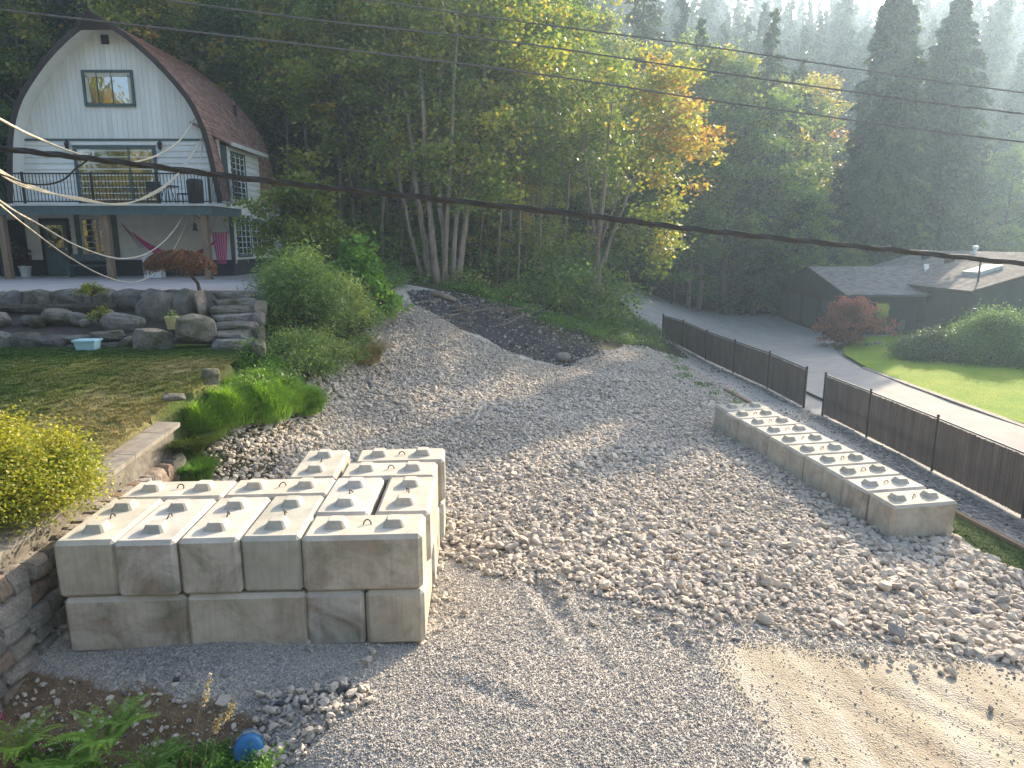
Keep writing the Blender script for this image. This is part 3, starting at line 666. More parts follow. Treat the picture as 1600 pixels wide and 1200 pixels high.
def broadleaf(seed, H, Rc, cb=.25, r0=.22, nl=26, per=420, ls=.22, mat='leaf_green', bark='bark', lean=0, clump=.75, tintb=.5, top=1.0):
    """tapered trunk, limbs reaching out, leaf clumps round the limb ends"""
    r = np.random.default_rng(seed); m = MB()
    tr = bend((0, 0, -.3), (lean, r.normal()*.3, H*.92), 9, r, .035); m.tube(tr, list(np.linspace(r0, r0*.15, 9)), 7)
    cl = []
    for i in range(nl):
        f = cb+(1-cb)*((i+r.random())/nl); k = f*8; a = tr[int(min(k, 7))]; b_ = tr[int(min(k, 7))+1]; p = a+(b_-a)*(k-int(min(k, 7)))
        az = i*2.4+r.normal()*.4; env = Rc*(math.sin(math.pi*min(1, max(.04, (f-cb)/(1-cb)*.80+.20)))**.7)*r.uniform(.6, 1.12)
        e = p+np.array([math.cos(az)*env, math.sin(az)*env, env*r.uniform(.15, .75)*top+H*.03])
        lb = bend(p, e, 5, r, .12); rr = r0*(1-f)*.42+.02; m.tube(lb, list(np.linspace(rr, .012, 5)), 5)
        for q in range(4):
            s_ = lb[2+min(q, 2)]; t_ = s_+r.normal(size=3)*env*.28; m.tube([s_, t_], [.018, .006], 4, None, False); cl.append((t_, r.uniform(.6, 1)*clump))
        cl.append((e, clump))
    P = []; tn = []
    for c_, s_ in cl:
        k = int(per*s_/clump*r.uniform(.4, 1.3)/5)+8; q = r.normal(size=(k, 3))*np.array([1, 1, .55])*s_*.62; P.append(c_+q)
        tn.append(np.clip(r.normal(tintb+r.normal()*.13, .10, k)+q[:, 2]*.06, 0, 1))
    P = np.concatenate(P); tn = np.concatenate(tn)
    return m.mesh('trunk', M[bark], True), leaf_quads(P, ls*r.uniform(.6, 1.25, len(P)), ls*.72, tn, M[mat], .5, None, 'crown', r)
def conifer(seed, H, Rm, cb=.06, nl=190, per=85, fl=.42, fw=.13, r0=.35, droop=.35, mat='leaf_conifer', gap=.0, pw=.85):
    r = np.random.default_rng(seed); m = MB()
    m.tube([(0, 0, -.5), (r.normal()*.1, 0, H*.5), (0, 0, H)], [r0, r0*.55, .02], 8)
    P = []; D = []; tn = []
    for i in range(nl):
        f = cb+(1-cb)*((i+r.random())/nl)**.92; az = r.uniform(0, 6.283); h = f*H
        Rr = Rm*((1-f)**pw)*r.uniform(.62, 1.1)+.25
        if r.random() < gap: continue
        dx = np.array([math.cos(az), math.sin(az), 0]); e = np.array([0, 0, h])+dx*Rr+np.array([0, 0, Rr*(-droop+.28*f)])
        mid = np.array([0, 0, h])+dx*Rr*.5+np.array([0, 0, Rr*(.05-.2*droop)])
        if i % 2 == 0: m.tube([(0, 0, h), mid, e], [.05*(1-f)+.015, .03*(1-f)+.01, .006], 4, None, False)
        k = int(per*(.35+.65*(1-f)))+6; t = r.uniform(.12, 1, k)**.7; q = (1-t)[:, None]**2*np.array([0, 0, h])+2*(t*(1-t))[:, None]*mid+(t**2)[:, None]*e
        sd = np.array([-dx[1], dx[0], 0]); wv = (r.normal(size=k)*Rr*.17*(1.15-t*.8)); q = q+sd*wv[:, None]+np.array([0, 0, 1])*(-np.abs(r.normal(size=k))*.22*droop*2-abs(wv)*.3)[:, None]
        P.append(q); dd = dx*.8+np.sign(wv)[:, None]*sd*.5+np.array([0, 0, -.35-droop]); D.append(dd); tn.append(np.clip(r.normal(.42+r.normal()*.16, .12, k)+.12*t-.05, 0, 1))
    P = np.concatenate(P); D = np.concatenate(D); tn = np.concatenate(tn); k = len(P)
    return m.mesh('trunk', M['bark'], True), leaf_quads(P, fl*r.uniform(.6, 1.3, k), fw*r.uniform(.7, 1.4, k), tn, M[mat], .1, D, 'crown', r)
def plant(name, protos, loc, label, cat, group=None, rz=None, s=1.0, parts=('trunk', 'crown'), sz=None):
    o = empty(name, loc, random.uniform(0, 6.28) if rz is None else rz); o.scale = (s, s, sz or s); tag(o, label, cat, group)
    for nm, me in zip(parts, protos): link(nm, me, o)
    return o
def g3(x, y, dz=0): return (x, y, G(x, y)+dz)
def onray(px, Y):
    """x of the vertical plane through image column px at distance Y, at ground height"""
    z = G((px-800)/FPX*Y, Y); d = Y*math.cos(PITCH)-(z-CAMZ)*math.sin(PITCH); return (px-800)/FPX*d
PB = [broadleaf(11, 13, 3.6, .14, .2, 30, 560, .24), broadleaf(12, 16, 4.0, .22, .26, 32, 560, .25), broadleaf(13, 10, 3.2, .08, .16, 28, 560, .22, tintb=.42)]
PM = [broadleaf(21, 15, 3.8, .2, .22, 32, 460, .27, 'leaf_maple', tintb=.56), broadleaf(22, 12, 3.4, .12, .18, 28, 520, .25, 'leaf_maple', tintb=.38), broadleaf(23, 18, 3.4, .35, .2, 30, 380, .27, 'leaf_maple', 'bark_pale', tintb=.58)]
golden_maples = [broadleaf(25, 14, 4.2, .1, .2, 32, 900, .30, 'leaf_maple', tintb=.74), broadleaf(26, 13, 4.0, .08, .2, 32, 900, .30, 'leaf_maple', tintb=.66)]
PS = [broadleaf(31, 17, 1.9, .42, .10, 20, 170, .22, 'leaf_maple', 'bark_pale', .6, .7, .5), broadleaf(32, 15, 1.6, .45, .08, 18, 140, .22, 'leaf_green', 'bark_pale', -.5, .65, .6)]
PC = [conifer(41, 25, 4.3, .04, 200, 95), conifer(42, 22, 3.8, .05, 190, 90, .4, .14), conifer(43, 28, 4.8, .05, 210, 95, .46, .15)]
# ---------------------------------------------------------------- the wood behind the lot
rt = np.random.default_rng(99)
GT = 'trees of the dense wood behind the lot'
lbB = 'dense green broadleaf tree in the wood behind the lot'; lbM = 'maple with leaves turning yellow in the wood behind the lot'; lbC = 'dark conifer in the wood behind the lot'; lbS = 'thin pale-stemmed tree in the wood behind the lot'
def wood(x, Y, kind, s=1.0, group=GT):
    pr, lb, nm = {'B': (PB, lbB, 'broadleaf_tree'), 'M': (PM, lbM, 'maple_tree'), 'C': (PC, lbC, 'conifer_tree'), 'S': (PS, lbS, 'slender_tree')}[kind]
    pxx = 800+FPX*x/Y; lb = lb.replace('in the wood behind the lot', ('in the front row' if Y < 44 else 'in the middle' if Y < 56 else 'at the back')+' of the wood, '+('behind the barn-roofed house' if pxx < 430 else 'behind the alder clump' if pxx < 880 else 'toward the driveway'))
    j = int(rt.integers(len(pr))); return plant(nm, pr[j], g3(x, Y, -.1), lb, 'tree', group, rt.uniform(0, 6.28), s)
spots = []
def free(x, y, d): return all((x-a)**2+(y-b)**2 > d*d for a, b in spots)
def sunlane(x, y, h):
    """sunlight reaches the open lot along this lane: nothing tall stands in it"""
    p = x*.79-y*.615; t = (x*.615+y*.79)
    return p > -15.6 and t > 8
for (ya, yb, k, dmin) in ((37, 44, 30, 2.5), (44, 56, 62, 3.0), (56, 76, 70, 3.8)):
    for _ in range(k*8):
        Y = rt.uniform(ya, yb); px = rt.uniform(-150, 1235); x = (px-800)/FPX*Y
        if sunlane(x, Y, 15) or not free(x, Y, dmin): continue
        if x > 6.2 and Y < 58: continue
        if x*.79-Y*.615 > -24.5 and x > 1.5 and x*.615+Y*.79 < 52: continue
        if -22 < x < -9 and Y < 39: continue
        spots.append((x, Y)); kd = rt.choice(['B', 'M', 'C', 'S'], p=[.33, .35, .10, .22] if Y < 56 else [.25, .2, .5, .05])
        sz_ = rt.uniform(.8, 1.2) if Y < 44 else rt.uniform(1.0, 1.5)
        if .811*x-.585*Y > -27: sz_ = min(sz_, max(.35, (.585*x+.811*Y-7)*.37/(27 if kd == 'C' else 18)))
        wood(x, Y, kd, sz_)
        k -= 1
        if k <= 0: break
# slender stems seen in front of the wood
GS = 'slender pale stems at the edge of the wood'
for px, Y, s_ in ((596, 36, 1.0), (610, 38, 1.1), (775, 37, .95), (790, 38, 1.1), (806, 37, 1.0), (820, 40, 1.1), (560, 38, 1.05), (838, 39, .9), (455, 40, 1.1), (865, 42, 1.1), (762, 40, 1.2), (625, 37, .9), (640, 39, 1.15), (735, 41, 1.2), (748, 38, .85), (850, 38, 1.0), (880, 40, .95), (580, 39, 1.2), (535, 38, .9), (500, 40, 1.1), (797, 41, 1.25), (830, 42, 1.2)):
    x = onray(px, Y); plant('slender_tree', PS[int(rt.integers(2))], g3(x, Y, -.1), 'slender pale stem with sparse leaves at the edge of the wood', 'tree', GS, rt.uniform(0, 6.28), s_)
# the clump of alders: seven stems from one stool, each stem a part
def stemtree(name, Y, base, stems, label, cat, lf, mat, bark, group=None, ls=.24, tb=.5, sig=.75):
    """stems: list of image polylines; each becomes a real tapering stem at distance Y"""
    b = gp(*base); o = empty(name, (b[0], b[1], G(*b)-.15)); tag(o, label, cat, group); O = Vector(o.location); r = np.random.default_rng(int(base[0])); Yb = b[1]
    for i, st_ in enumerate(stems):
        pts = []; dy = r.uniform(-.5, .5)
        for j, (px, py, rad) in enumerate(st_): q = at(px, py, Yb+dy+(r.normal()*.25 if j else 0)+j*r.uniform(-.2, .5)); pts.append((q-O, rad))
        # smooth
        P = [p for p, _ in pts]; Rr = [q for _, q in pts]; PP = []; RRR = []
        for j in range(len(P)-1):
            for t in (0, .33, .66): PP.append(P[j].lerp(P[j+1], t)+Vector(r.normal(size=3))*.03); RRR.append(Rr[j]+(Rr[j+1]-Rr[j])*t)
        PP.append(P[-1]); RRR.append(Rr[-1])
        MB().tube(PP, RRR, 8).build('stem', M[bark], o, True)
    Pn = []; tn = []
    for (px, py, sx, sy_, k, tint, dy) in lf:
        nc = max(2, k//70)
        for _ in range(nc):
            cx, cyy = px+r.normal()*sx, py+r.normal()*sy_; q = at(cx, cyy, Yb+dy+r.normal()*.9)-O; kk = int(k/nc)
            tt = tint+r.normal()*.10
            Pn.append(np.array(q)+r.normal(size=(kk, 3))*np.array([1, 1, .6])*sig*.55); tn.append(np.clip(r.normal(tt, .09, kk), 0, 1))
    if Pn:
        Pn = np.concatenate(Pn); tn = np.concatenate(tn); link('crown', leaf_quads(Pn, ls*r.uniform(.6, 1.25, len(Pn)), ls*.75, tn, M[mat], .6, None, 'crown', r), o)
    return o
stemtree('alder_clump', 33, (698, 448), [
  [(672,449,.17),(664,380,.14),(652,300,.12),(640,200,.09),(628,90,.06),(622,-40,.04)],
  [(684,450,.19),(676,370,.15),(668,290,.12),(662,180,.09),(655,60,.06),(650,-60,.03)],
  [(697,451,.16),(694,380,.14),(688,300,.12),(684,200,.09),(690,90,.06),(694,-50,.03)],
  [(706,451,.14),(710,380,.12),(718,290,.09),(730,200,.07),(745,80,.05),(752,-50,.03)],
  [(714,451,.17),(722,380,.15),(735,290,.12),(748,190,.09),(763,80,.07),(772,-60,.04)],
  [(690,450,.12),(700,330,.10),(706,230,.08),(712,100,.06),(716,-40,.03)],
  [(664,449,.10),(640,360,.08),(622,260,.07),(606,160,.05),(600,40,.03)]],
  'clump of pale-stemmed alders fanning out at the top of the gravel slope', 'tree clump',
  [(665,175,34,30,1300,.50,0),(700,60,70,60,3600,.5,1),(748,200,30,30,1400,.62,0),(775,290,25,22,800,.55,0),(640,60,50,50,2300,.58,1),(760,80,60,60,2600,.55,1),(720,250,40,30,800,.6,0),(610,250,30,40,700,.55,.5),(680,290,30,20,450,.45,0)],
  'leaf_maple', 'bark_pale')
stemtree('maple_tree', 36, (921, 498), [
  [(918,499,.20),(922,460,.18),(932,400,.15),(940,340,.12),(945,270,.09),(955,180,.06),(962,90,.03)],
  [(926,497,.15),(938,420,.12),(955,370,.10),(975,320,.08),(1000,262,.06),(1040,200,.04)],
  [(932,400,.10),(925,330,.08),(915,260,.06),(905,170,.04),(900,80,.02)],
  [(940,380,.08),(956,330,.06),(972,290,.045),(985,240,.03)]],
  'leaning pale-stemmed maple with golden outer leaves at the right end of the slope', 'maple tree',
  [(940,150,60,50,1500,.45,1),(1010,130,40,40,1300,.66,0),(1060,185,32,36,1500,.74,0),(1095,215,18,26,700,.72,0),(985,240,45,42,1300,.45,0),(1040,280,32,28,1000,.60,0),(900,230,45,50,1000,.40,1),(1005,345,26,28,600,.45,0),(1030,400,12,14,260,.45,0),(870,330,35,45,500,.42,1),(950,300,40,30,400,.45,0)],
  'leaf_maple', 'bark_pale', ls=.25)
stemtree('madrone_tree', 40, (400, 400), [
  [(398,400,.35),(402,330,.32),(405,230,.28),(404,140,.24),(408,80,.18),(420,10,.12),(430,-60,.08)],
  [(404,120,.18),(384,70,.13),(370,20,.08),(362,-40,.05)],
  [(408,90,.14),(440,50,.10),(470,30,.07),(500,-20,.04)]],
  'big dark twisted tree behind the rear end of the barn-roofed house', 'tree',
  [(380,60,45,35,2600,.42,0),(340,100,35,30,1500,.4,0),(430,120,40,40,1800,.45,0),(450,30,45,30,1500,.5,0),(330,30,40,30,1800,.35,1)], 'leaf_green', 'bark', ls=.24)
stemtree('dark_leaning_tree', 37, (462, 380), [
  [(462,400,.20),(458,300,.18),(462,210,.16),(480,150,.13),(505,90,.10),(520,30,.07),(535,-40,.05)],
  [(470,180,.10),(450,130,.08),(440,80,.06),(432,10,.03)],
  [(500,100,.07),(540,60,.05),(580,40,.03)]],
  'dark leaning tree with bare crooked branches right of the barn roof', 'tree',
  [(505,55,40,25,700,.7,0),(450,150,40,40,1500,.5,0),(430,230,30,40,1300,.55,0),(500,20,50,20,900,.75,1)], 'leaf_maple', 'bark', ls=.22)
# undergrowth that closes the wood near the ground
def underbrush(name, pts, cnt, sig, hgt, ls, mat, tb, label=None):
    r = np.random.default_rng(len(pts)*7+cnt); Pn = []; tn = []
    for (x, y) in pts:
        z0 = G(x, y); nc = 7
        for _ in range(nc):
            c_ = np.array([x+r.normal()*sig, y+r.normal()*sig, z0+r.uniform(.1, hgt)]); k = cnt//nc
            Pn.append(c_+r.normal(size=(k, 3))*np.array([.5, .5, .32])*sig*.8); tn.append(np.clip(r.normal(tb+r.normal()*.16, .1, k), 0, 1))
    Pn = np.concatenate(Pn); tn = np.concatenate(tn); Pn[:, 2] = np.maximum(Pn[:, 2], gz(Pn[:, 0], Pn[:, 1]))
    o = link(name, leaf_quads(Pn, ls*r.uniform(.6, 1.3, len(Pn)), ls*.7, tn, M[mat], .4, None, name, r)); tag(o, label, None, None, 'stuff'); return o
ub = []
for _ in range(150):
    Y = rt.uniform(35.5, 56); px = rt.uniform(420, 1200); x = (px-800)/FPX*Y
    if x > 5.5 and Y < 58: continue
    ub.append((x, Y))
underbrush('undergrowth', ub, 420, 1.25, 2.6, .21, 'leaf_green', .42)
ub = [(-4.8+.55*i, 34+.35*math.sin(i*2)+.25*i*(i > 8)) for i in range(18)]+[(-8, 32), (-7, 33.5), (-6, 32.5), (-6.4, 34)]
underbrush('low_brambles', ub, 320, .7, .7, .15, 'leaf_shrub', .45)
ub = [(-31, 24), (-28, 26), (-26, 30), (-27, 34), (-24.5, 36), (-23, 33), (-30, 30), (-22.5, 38), (-26, 38)]
for i, (x_, y_) in enumerate(ub[:5]): plant('broadleaf_tree', PB[2], g3(x_, y_, -.1), 'bright green bushy tree at the left side of the barn-roofed house', 'tree', 'bushy trees left of the house', None, .8)

# ---------------------------------------------------------------- right side trees
PK1 = conifer(51, 28.5, 5.3, .02, 560, 190, .55, .22, .4, .55, pw=.60, gap=.08); PK2 = conifer(52, 28.0, 6.4, .02, 520, 190, .55, .22, .4, .55, pw=.62, gap=.08)
plant('cedar_tree', PK1, g3(onray(1356, 66), 66), 'tall dark cedar behind the low house, the left one of the two', 'conifer', None, .3, 1.0)
plant('cedar_tree', PK2, g3(onray(1448, 70), 70), 'tall dark cedar behind the low house, the right one of the two', 'conifer', None, 1.4, .98)
GR = 'hazy trees behind the low dark house'
for px, Y, kd, s_ in ((1240, 62, 'B', .85), (1195, 62, 'B', 1.35), (1160, 61, 'C', .8), (1235, 76, 'M', 1.25), (1300, 72, 'B', 1.0), (1190, 70, 'M', 1.45), (1150, 66, 'M', 1.4), (1240, 60, 'C', .55), (1290, 66, 'C', .5),
                      (1420, 74, 'B', .8), (1560, 80, 'B', .95), (1600, 78, 'C', .6), (1640, 84, 'M', 1.0), (1560, 66, 'B', .55), (1680, 70, 'B', .8), (1320, 62, 'B', .45), (1410, 64, 'B', .5), (1530, 90, 'C', .8), (1590, 96, 'B', 1.1), (1130, 60, 'B', 1.3), (1090, 60, 'M', 1.2), (1180, 64, 'C', 1.0), (1050, 60, 'B', 1.3), (1015, 59, 'B', 1.2), (1075, 64, 'C', .95), (985, 58, 'M', 1.1)):
    x = onray(px, Y); pr, nm = {'B': (PB, 'broadleaf_tree'), 'M': (PM, 'maple_tree'), 'C': (PC, 'conifer_tree')}[kd]
    plant(nm, pr[int(rt.integers(3))], g3(x, Y, -.1), {'B': 'hazy green broadleaf tree beyond the low dark house', 'M': 'hazy yellowing maple beyond the driveway', 'C': 'hazy conifer beyond the low dark house'}[kd], 'tree', GR, None, s_)
# far wooded hillside: one mass
ff = [leaf for leaf in (conifer(61+i, 20, 3.2, .08, 60, 26, 1.2, .42, .25, .3, gap=.1)[1] for i in range(3))]
fcoll = proto_coll('far_conifer_shapes', ff)
k = 2400; px = rt.uniform(-250, 1750, k); Y = rt.uniform(84, 340, k); x = (px-800)/FPX*Y
keep = (Y > 84+.12*np.maximum(x, 0)) & ~((px > 1230) & (px < 1760) & (Y < 120)); x, Y = x[keep], Y[keep]; s_ = rt.uniform(.7, 1.35, len(x))
scatter('hillside_wood', np.stack([x, Y, gz(x, Y)-.3], 1), np.stack([0*x, 0*x, rt.uniform(0, 6.28, len(x))], 1), np.stack([s_, s_, s_*rt.uniform(.9, 1.2, len(x))], 1), rt.random(len(x)), fcoll, 3, None, 'far hillside covered with conifers fading into haze')
# ---------------------------------------------------------------- barn-roofed house
HX, HY0, HY1, PZ = -15.7, 29.5, 35.9, 3.8
M['siding'] = simple('painted_siding', (.72, .72, .68), (.62, .62, .58), 3, .7, .15, 40, .01, .12)
M['siding_v'] = simple('painted_boards', (.75, .75, .70), (.65, .65, .60), 2.5, .7, .15, 40, .01, .14, stretch=(1, 1, .15))
M['trim_green'] = simple('grey_green_trim', (.085, .125, .125), (.06, .09, .09), 4, .6, .1)
M['trim_white'] = simple('pale_trim', (.55, .56, .52), (.42, .42, .38), 4, .6, .1)
M['trim_dark'] = simple('dark_fascia', (.055, .035, .03), (.035, .025, .02), 4, .7, .2)
M['foundation'] = simple('dark_foundation', (.05, .06, .07), (.035, .04, .05), 4, .9, .3)
M['shingle'] = simple('brown_shingles', (.36, .21, .165), (.22, .13, .105), 3, .92, .5, 60, .01, .5)
M['shingle_g'] = simple('grey_shingles', (.30, .27, .25), (.20, .18, .17), 1.2, .92, .5, 60, .01, .4)
M['wood'] = simple('weathered_post', (.27, .19, .125), (.16, .11, .07), 3, .8, .4, 30, .01, stretch=(6, 6, .6))
M['black'] = simple('black_metal', (.02, .02, .022), (.015, .015, .015), 4, .5, 0)
M['white'] = simple('white_plastic', (.70, .72, .74), (.62, .64, .66), 4, .45, 0)
M['dark'] = simple('dark_interior', (.012, .011, .010), (.02, .018, .015), 2, .8, 0)
n = N('window_glass'); gb = n.n('ShaderNodeBsdfPrincipled', Metallic=0.0, Roughness=.04); gb.inputs['Base Color'].default_value = (.02, .022, .02, 1); gb.inputs['Specular IOR Level'].default_value = 1.0; gb.inputs['IOR'].default_value = 2.2
n.l(gb.outputs[0], n.out.inputs[0]); gb.inputs['Normal']; n.l(n.bump(n.noise(2.0, 2, .5, n.coord('Object')), .12, .05), gb.inputs['Normal']); M['glass'] = n.m
M['curtain'] = simple('pale_curtain', (.55, .52, .44), (.42, .40, .33), 10, .9, .2, 20, .02, stretch=(8, 8, .4))
prof = [(0, 13.55), (.6, 13.2), (1.15, 12.82), (1.65, 12.42), (2.1, 12.0), (2.52, 11.55), (2.9, 11.1), (3.23, 10.66), (3.46, 10.25), (3.63, 9.85), (3.78, 9.4), (3.88, 8.95), (3.97, 8.4), (4.04, 7.9), (4.12, 7.3), (4.2, 6.7)]
PZs = [p[1] for p in prof][::-1]; PXs = [p[0] for p in prof][::-1]
def hw(z): return float(np.interp(z, PZs, PXs))
def ztop(x): return float(np.interp(abs(x), [p[0] for p in prof], [p[1] for p in prof]))
house = tag(empty('barn_roofed_house', (HX, HY0, PZ)), 'pale grey two-storey house with curved brown shingle barn roof and long balcony', 'house')
HO = Vector(house.location)
def hp(name, mb, m, parent=None, smooth=False, kind=None):
    o = mb.build(name, m, parent or house, smooth)
    if parent is None: o.location = -HO
    if kind: o['kind'] = kind
    return o
# gable wall of vertical boards
m = MB(); x_ = -4.0; W_ = .2
while x_ < 3.98:
    a, b = x_+.005, min(x_+W_-.005, 3.98); za, zb = ztop(a)-.12, ztop(b)-.12
    m.add([(HX+a, HY0, 9.2), (HX+b, HY0, 9.2), (HX+b, HY0, zb), (HX+a, HY0, za), (HX+a, HY0+.06, 9.2), (HX+b, HY0+.06, 9.2), (HX+b, HY0+.06, zb), (HX+a, HY0+.06, za)],
          [(0,1,2,3),(3,2,6,7),(0,3,7,4),(1,5,6,2),(0,4,5,1)], random.random()); x_ += W_
m2 = MB(); m2.add([(HX-3.9, HY0+.05, 6.6), (HX+3.9, HY0+.05, 6.6)]+[(HX+p[0]*.97, HY0+.05, p[1]-.1) for p in prof[::-1]]+[(HX-p[0]*.97, HY0+.05, p[1]-.1) for p in prof[1:]], [tuple(range(2+len(prof)*2-1))])
hp('gable_boards', m, M['siding_v'], None, False, 'stuff'); hp('gable_backing', m2, M['siding'])
def lap(parent_mat, x0, x1, z0, z1, axis_='x', pos_=0.0, e=.24, name='siding_board', clip=None, out=-1):
    z = z0
    while z < z1-.02:
        zt = min(z+e, z1); a, b = x0, x1
        if clip: a, b = clip((z+zt)/2, x0, x1)
        t = random.random()
        if axis_ == 'x':
            vs = [(a, pos_+out*.055, z), (b, pos_+out*.055, z), (b, pos_+out*.012, zt), (a, pos_+out*.012, zt), (a, pos_-out*.03, z), (b, pos_-out*.03, z), (b, pos_-out*.03, zt), (a, pos_-out*.03, zt)]
        else:
            vs = [(pos_+out*.055, a, z), (pos_+out*.055, b, z), (pos_+out*.012, b, zt), (pos_+out*.012, a, zt), (pos_-out*.03, a, z), (pos_-out*.03, b, z), (pos_-out*.03, b, zt), (pos_-out*.03, a, zt)]
        hp(name, MB().add(vs, [(0,1,2,3),(7,6,5,4),(0,4,5,1),(3,2,6,7),(0,3,7,4),(1,5,6,2)], t), parent_mat); z += e
lap(M['siding'], HX-4.0, HX+4.0, 6.62, 9.16, 'x', HY0, .235, clip=lambda z, a, b: (HX-hw(z)+.1, HX+hw(z)-.1))
hp('trim_band', MB().box(HX-3.75, HX+3.75, HY0-.07, HY0-.036, 9.13, 9.21), M['trim_green'])
lap(M['siding'], -24, HX+4.25, 4.45, 6.5, 'x', HY0, .235)
lap(M['siding'], HY0+.035, HY1-.2, 4.45, 6.68, 'y', HX+4.25, .235, out=1)
lap(M['siding'], HY0+.12, 33.05, 6.69, 8.95, 'y', HX+4.25, .235, out=1)
hp('foundation', MB().box(-24, HX+4.2, HY0+.02, HY1-.25, PZ-.6, 4.45), M['foundation'])
hp('core_wall', MB().box(-24, HX+4.21, HY0+.04, HY1-.22, 4.45, 6.6), M['dark'])
hp('corner_board', MB().box(HX+4.15, HX+4.31, HY0-.06, HY0+.10, 4.45, 6.5), M['trim_green'])
# roof shell with shingle courses
sh = MB(); YF, YB = HY0-.75, HY1
def arc_pts(step):
    P = [Vector((p[0], 0, p[1])) for p in prof]; out = [P[0].copy()]; acc = 0
    for a, b in zip(P[:-1], P[1:]):
        L_ = (b-a).length; t = step-acc
        while t <= L_: out.append(a.lerp(b, t/L_)); t += step
        acc = L_-(t-step)
    return out
AP = arc_pts(.15)
for sgn in (1, -1):
    for i in range(len(AP)-1):
        a, b = AP[i], AP[i+1]; d = (b-a).normalized(); nn = Vector((-d.z, 0, d.x)); nn = nn if nn.z > 0 or nn.x > 0 else -nn
        if nn.dot(Vector((a.x, 0, a.z-6))) < 0: nn = -nn
        y = YF+(i % 2)*.15-.15
        front = YF-.0
        while y < YB:
            y0, y1 = max(y, YF)+.006, min(y+.3, YB); y += .3
            if y1-y0 < .02: continue
            t0, t1 = .008, .03+random.uniform(0, .012); q = [(a, t0), (b, t1)]
            vs = [(HX+sgn*(p.x+nn.x*t), yy, p.z+nn.z*t) for p, t in q for yy in (y0, y1)]+[(HX+sgn*b.x, yy, b.z) for yy in (y0, y1)]
            sh.add(vs, [(0,1,3,2) if sgn < 0 else (0,2,3,1), (2,3,5,4)], random.random())
hp('roof_shingles', sh, M['shingle'], None, False, 'stuff')
def shell(y0, y1, off0, off1, m, name, i0=0, i1=None):
    b = MB(); pr = prof[i0:i1]
    for sgn in (1, -1):
        vs = []
        for i, p in enumerate(pr):
            q = pr[min(i+1, len(pr)-1)]; r_ = pr[max(i-1, 0)]; d = Vector((q[0]-r_[0], 0, q[1]-r_[1])).normalized(); nn = Vector((-d.z, 0, d.x))
            for off in (off0, off1):
                for yy in (y0, y1): vs.append((HX+sgn*max(0, p[0]+nn.x*off), yy, p[1]+nn.z*off))
        f = []
        for i in range(len(pr)-1):
            k = i*4; f += [(k, k+4, k+5, k+1), (k+2, k+3, k+7, k+6), (k, k+2, k+6, k+4), (k+1, k+5, k+7, k+3)]
        k = (len(pr)-1)*4; f += [(k, k+1, k+3, k+2)]
        b.add(vs, f)
    return hp(name, b, m)
shell(YF+.01, YB-.01, -.10, 0, M['siding_v'], 'soffit'); shell(YF-.06, YF+.005, -.14, .05, M['trim_dark'], 'roof_edge')
hp('roof_peak', MB().add([(HX, YF-.5, 13.62), (HX-.75, YF-.05, 13.16), (HX+.75, YF-.05, 13.16), (HX, YF-.05, 13.63), (HX, YF-.45, 13.52), (HX-.7, YF-.05, 13.02), (HX+.7, YF-.05, 13.02)], [(0,1,3),(0,3,2),(0,4,5,1),(0,2,6,4),(4,6,5)]), M['trim_dark'])
hp('roof_vent', MB().lathe([(.07, 0), (.07, .45), (.1, .45), (.1, .5), (0, .52)], (HX+3.2, 33.6, 10.7), 8), M['black'])
# dormer
hp('dormer_side', MB().add([(HX+4.22, HY0+.1, 6.7), (HX+4.22, HY0+.1, 8.95), (HX+3.4, HY0+.1, 9.1), (HX+3.4, HY0+.1, 6.7), (HX+4.22, 33.05, 6.7), (HX+4.22, 33.05, 8.95), (HX+3.4, 33.05, 9.1), (HX+3.4, 33.05, 6.7)], [(0,1,2,3),(7,6,5,4)]), M['trim_green'])
hp('dormer_roof', MB().add([(HX+4.55, HY0-.25, 8.93), (HX+4.55, 33.3, 8.93), (HX+3.0, 33.3, 9.75), (HX+3.0, HY0-.25, 9.75), (HX+4.55, HY0-.25, 9.03), (HX+4.55, 33.3, 9.03), (HX+3.0, 33.3, 9.85), (HX+3.0, HY0-.25, 9.85)],
   [(0,3,2,1),(4,5,6,7),(0,1,5,4),(0,4,7,3),(1,2,6,5)]), M['shingle'])
hp('dormer_gutter', MB().box(HX+4.56, HX+4.66, HY0-.25, 33.3, 8.90, 9.04), M['trim_white'])
def window_x(x0, x1, z0, z1, y, nm='window', fm='trim_green', mull=(), fw=.09, curtain=False, parent=None, mw=.03):
    """front-facing window: frame > pane, mullion"""
    b = MB(); b.box(x0-fw, x0, y-.09, y, z0-fw, z1+fw).box(x1, x1+fw, y-.09, y, z0-fw, z1+fw).box(x0, x1, y-.09, y, z1, z1+fw).box(x0, x1, y-.11, y, z0-fw, z0)
    f = hp(nm, b, M[fm]); k = f
    xs = [x0]+list(mull)+[x1]
    for a, c_ in zip(xs[:-1], xs[1:]): MB().box(a+.03, c_-.03, y-.05, y-.043, z0+.02, z1-.02).build('pane', M['glass'], k)
    for q in mull: MB().box(q-mw, q+mw, y-.08, y-.042, z0, z1).build('mullion', M[fm], k)
    if curtain:
        MB().box(x0+.02, x1-.02, y-.056, y-.051, z1-.16, z1).build('blind', M['curtain'], k)
        MB().add([(x0+.02, y-.056, z0+.05), (x0+.20, y-.056, z0+.05), (x0+.12, y-.056, z1-.1), (x0+.02, y-.056, z1-.1)], [(0,1,2,3)]).build('curtain', M['curtain'], k)
        MB().box(x1-.13, x1-.02, y-.056, y-.051, z0+.04, z1-.1).build('curtain', M['curtain'], k)
    return f
window_x(-16.78, -14.96, 10.52, 11.68, HY0, 'upper_window', mull=(-16.3, -15.72), curtain=True, mw=.010)
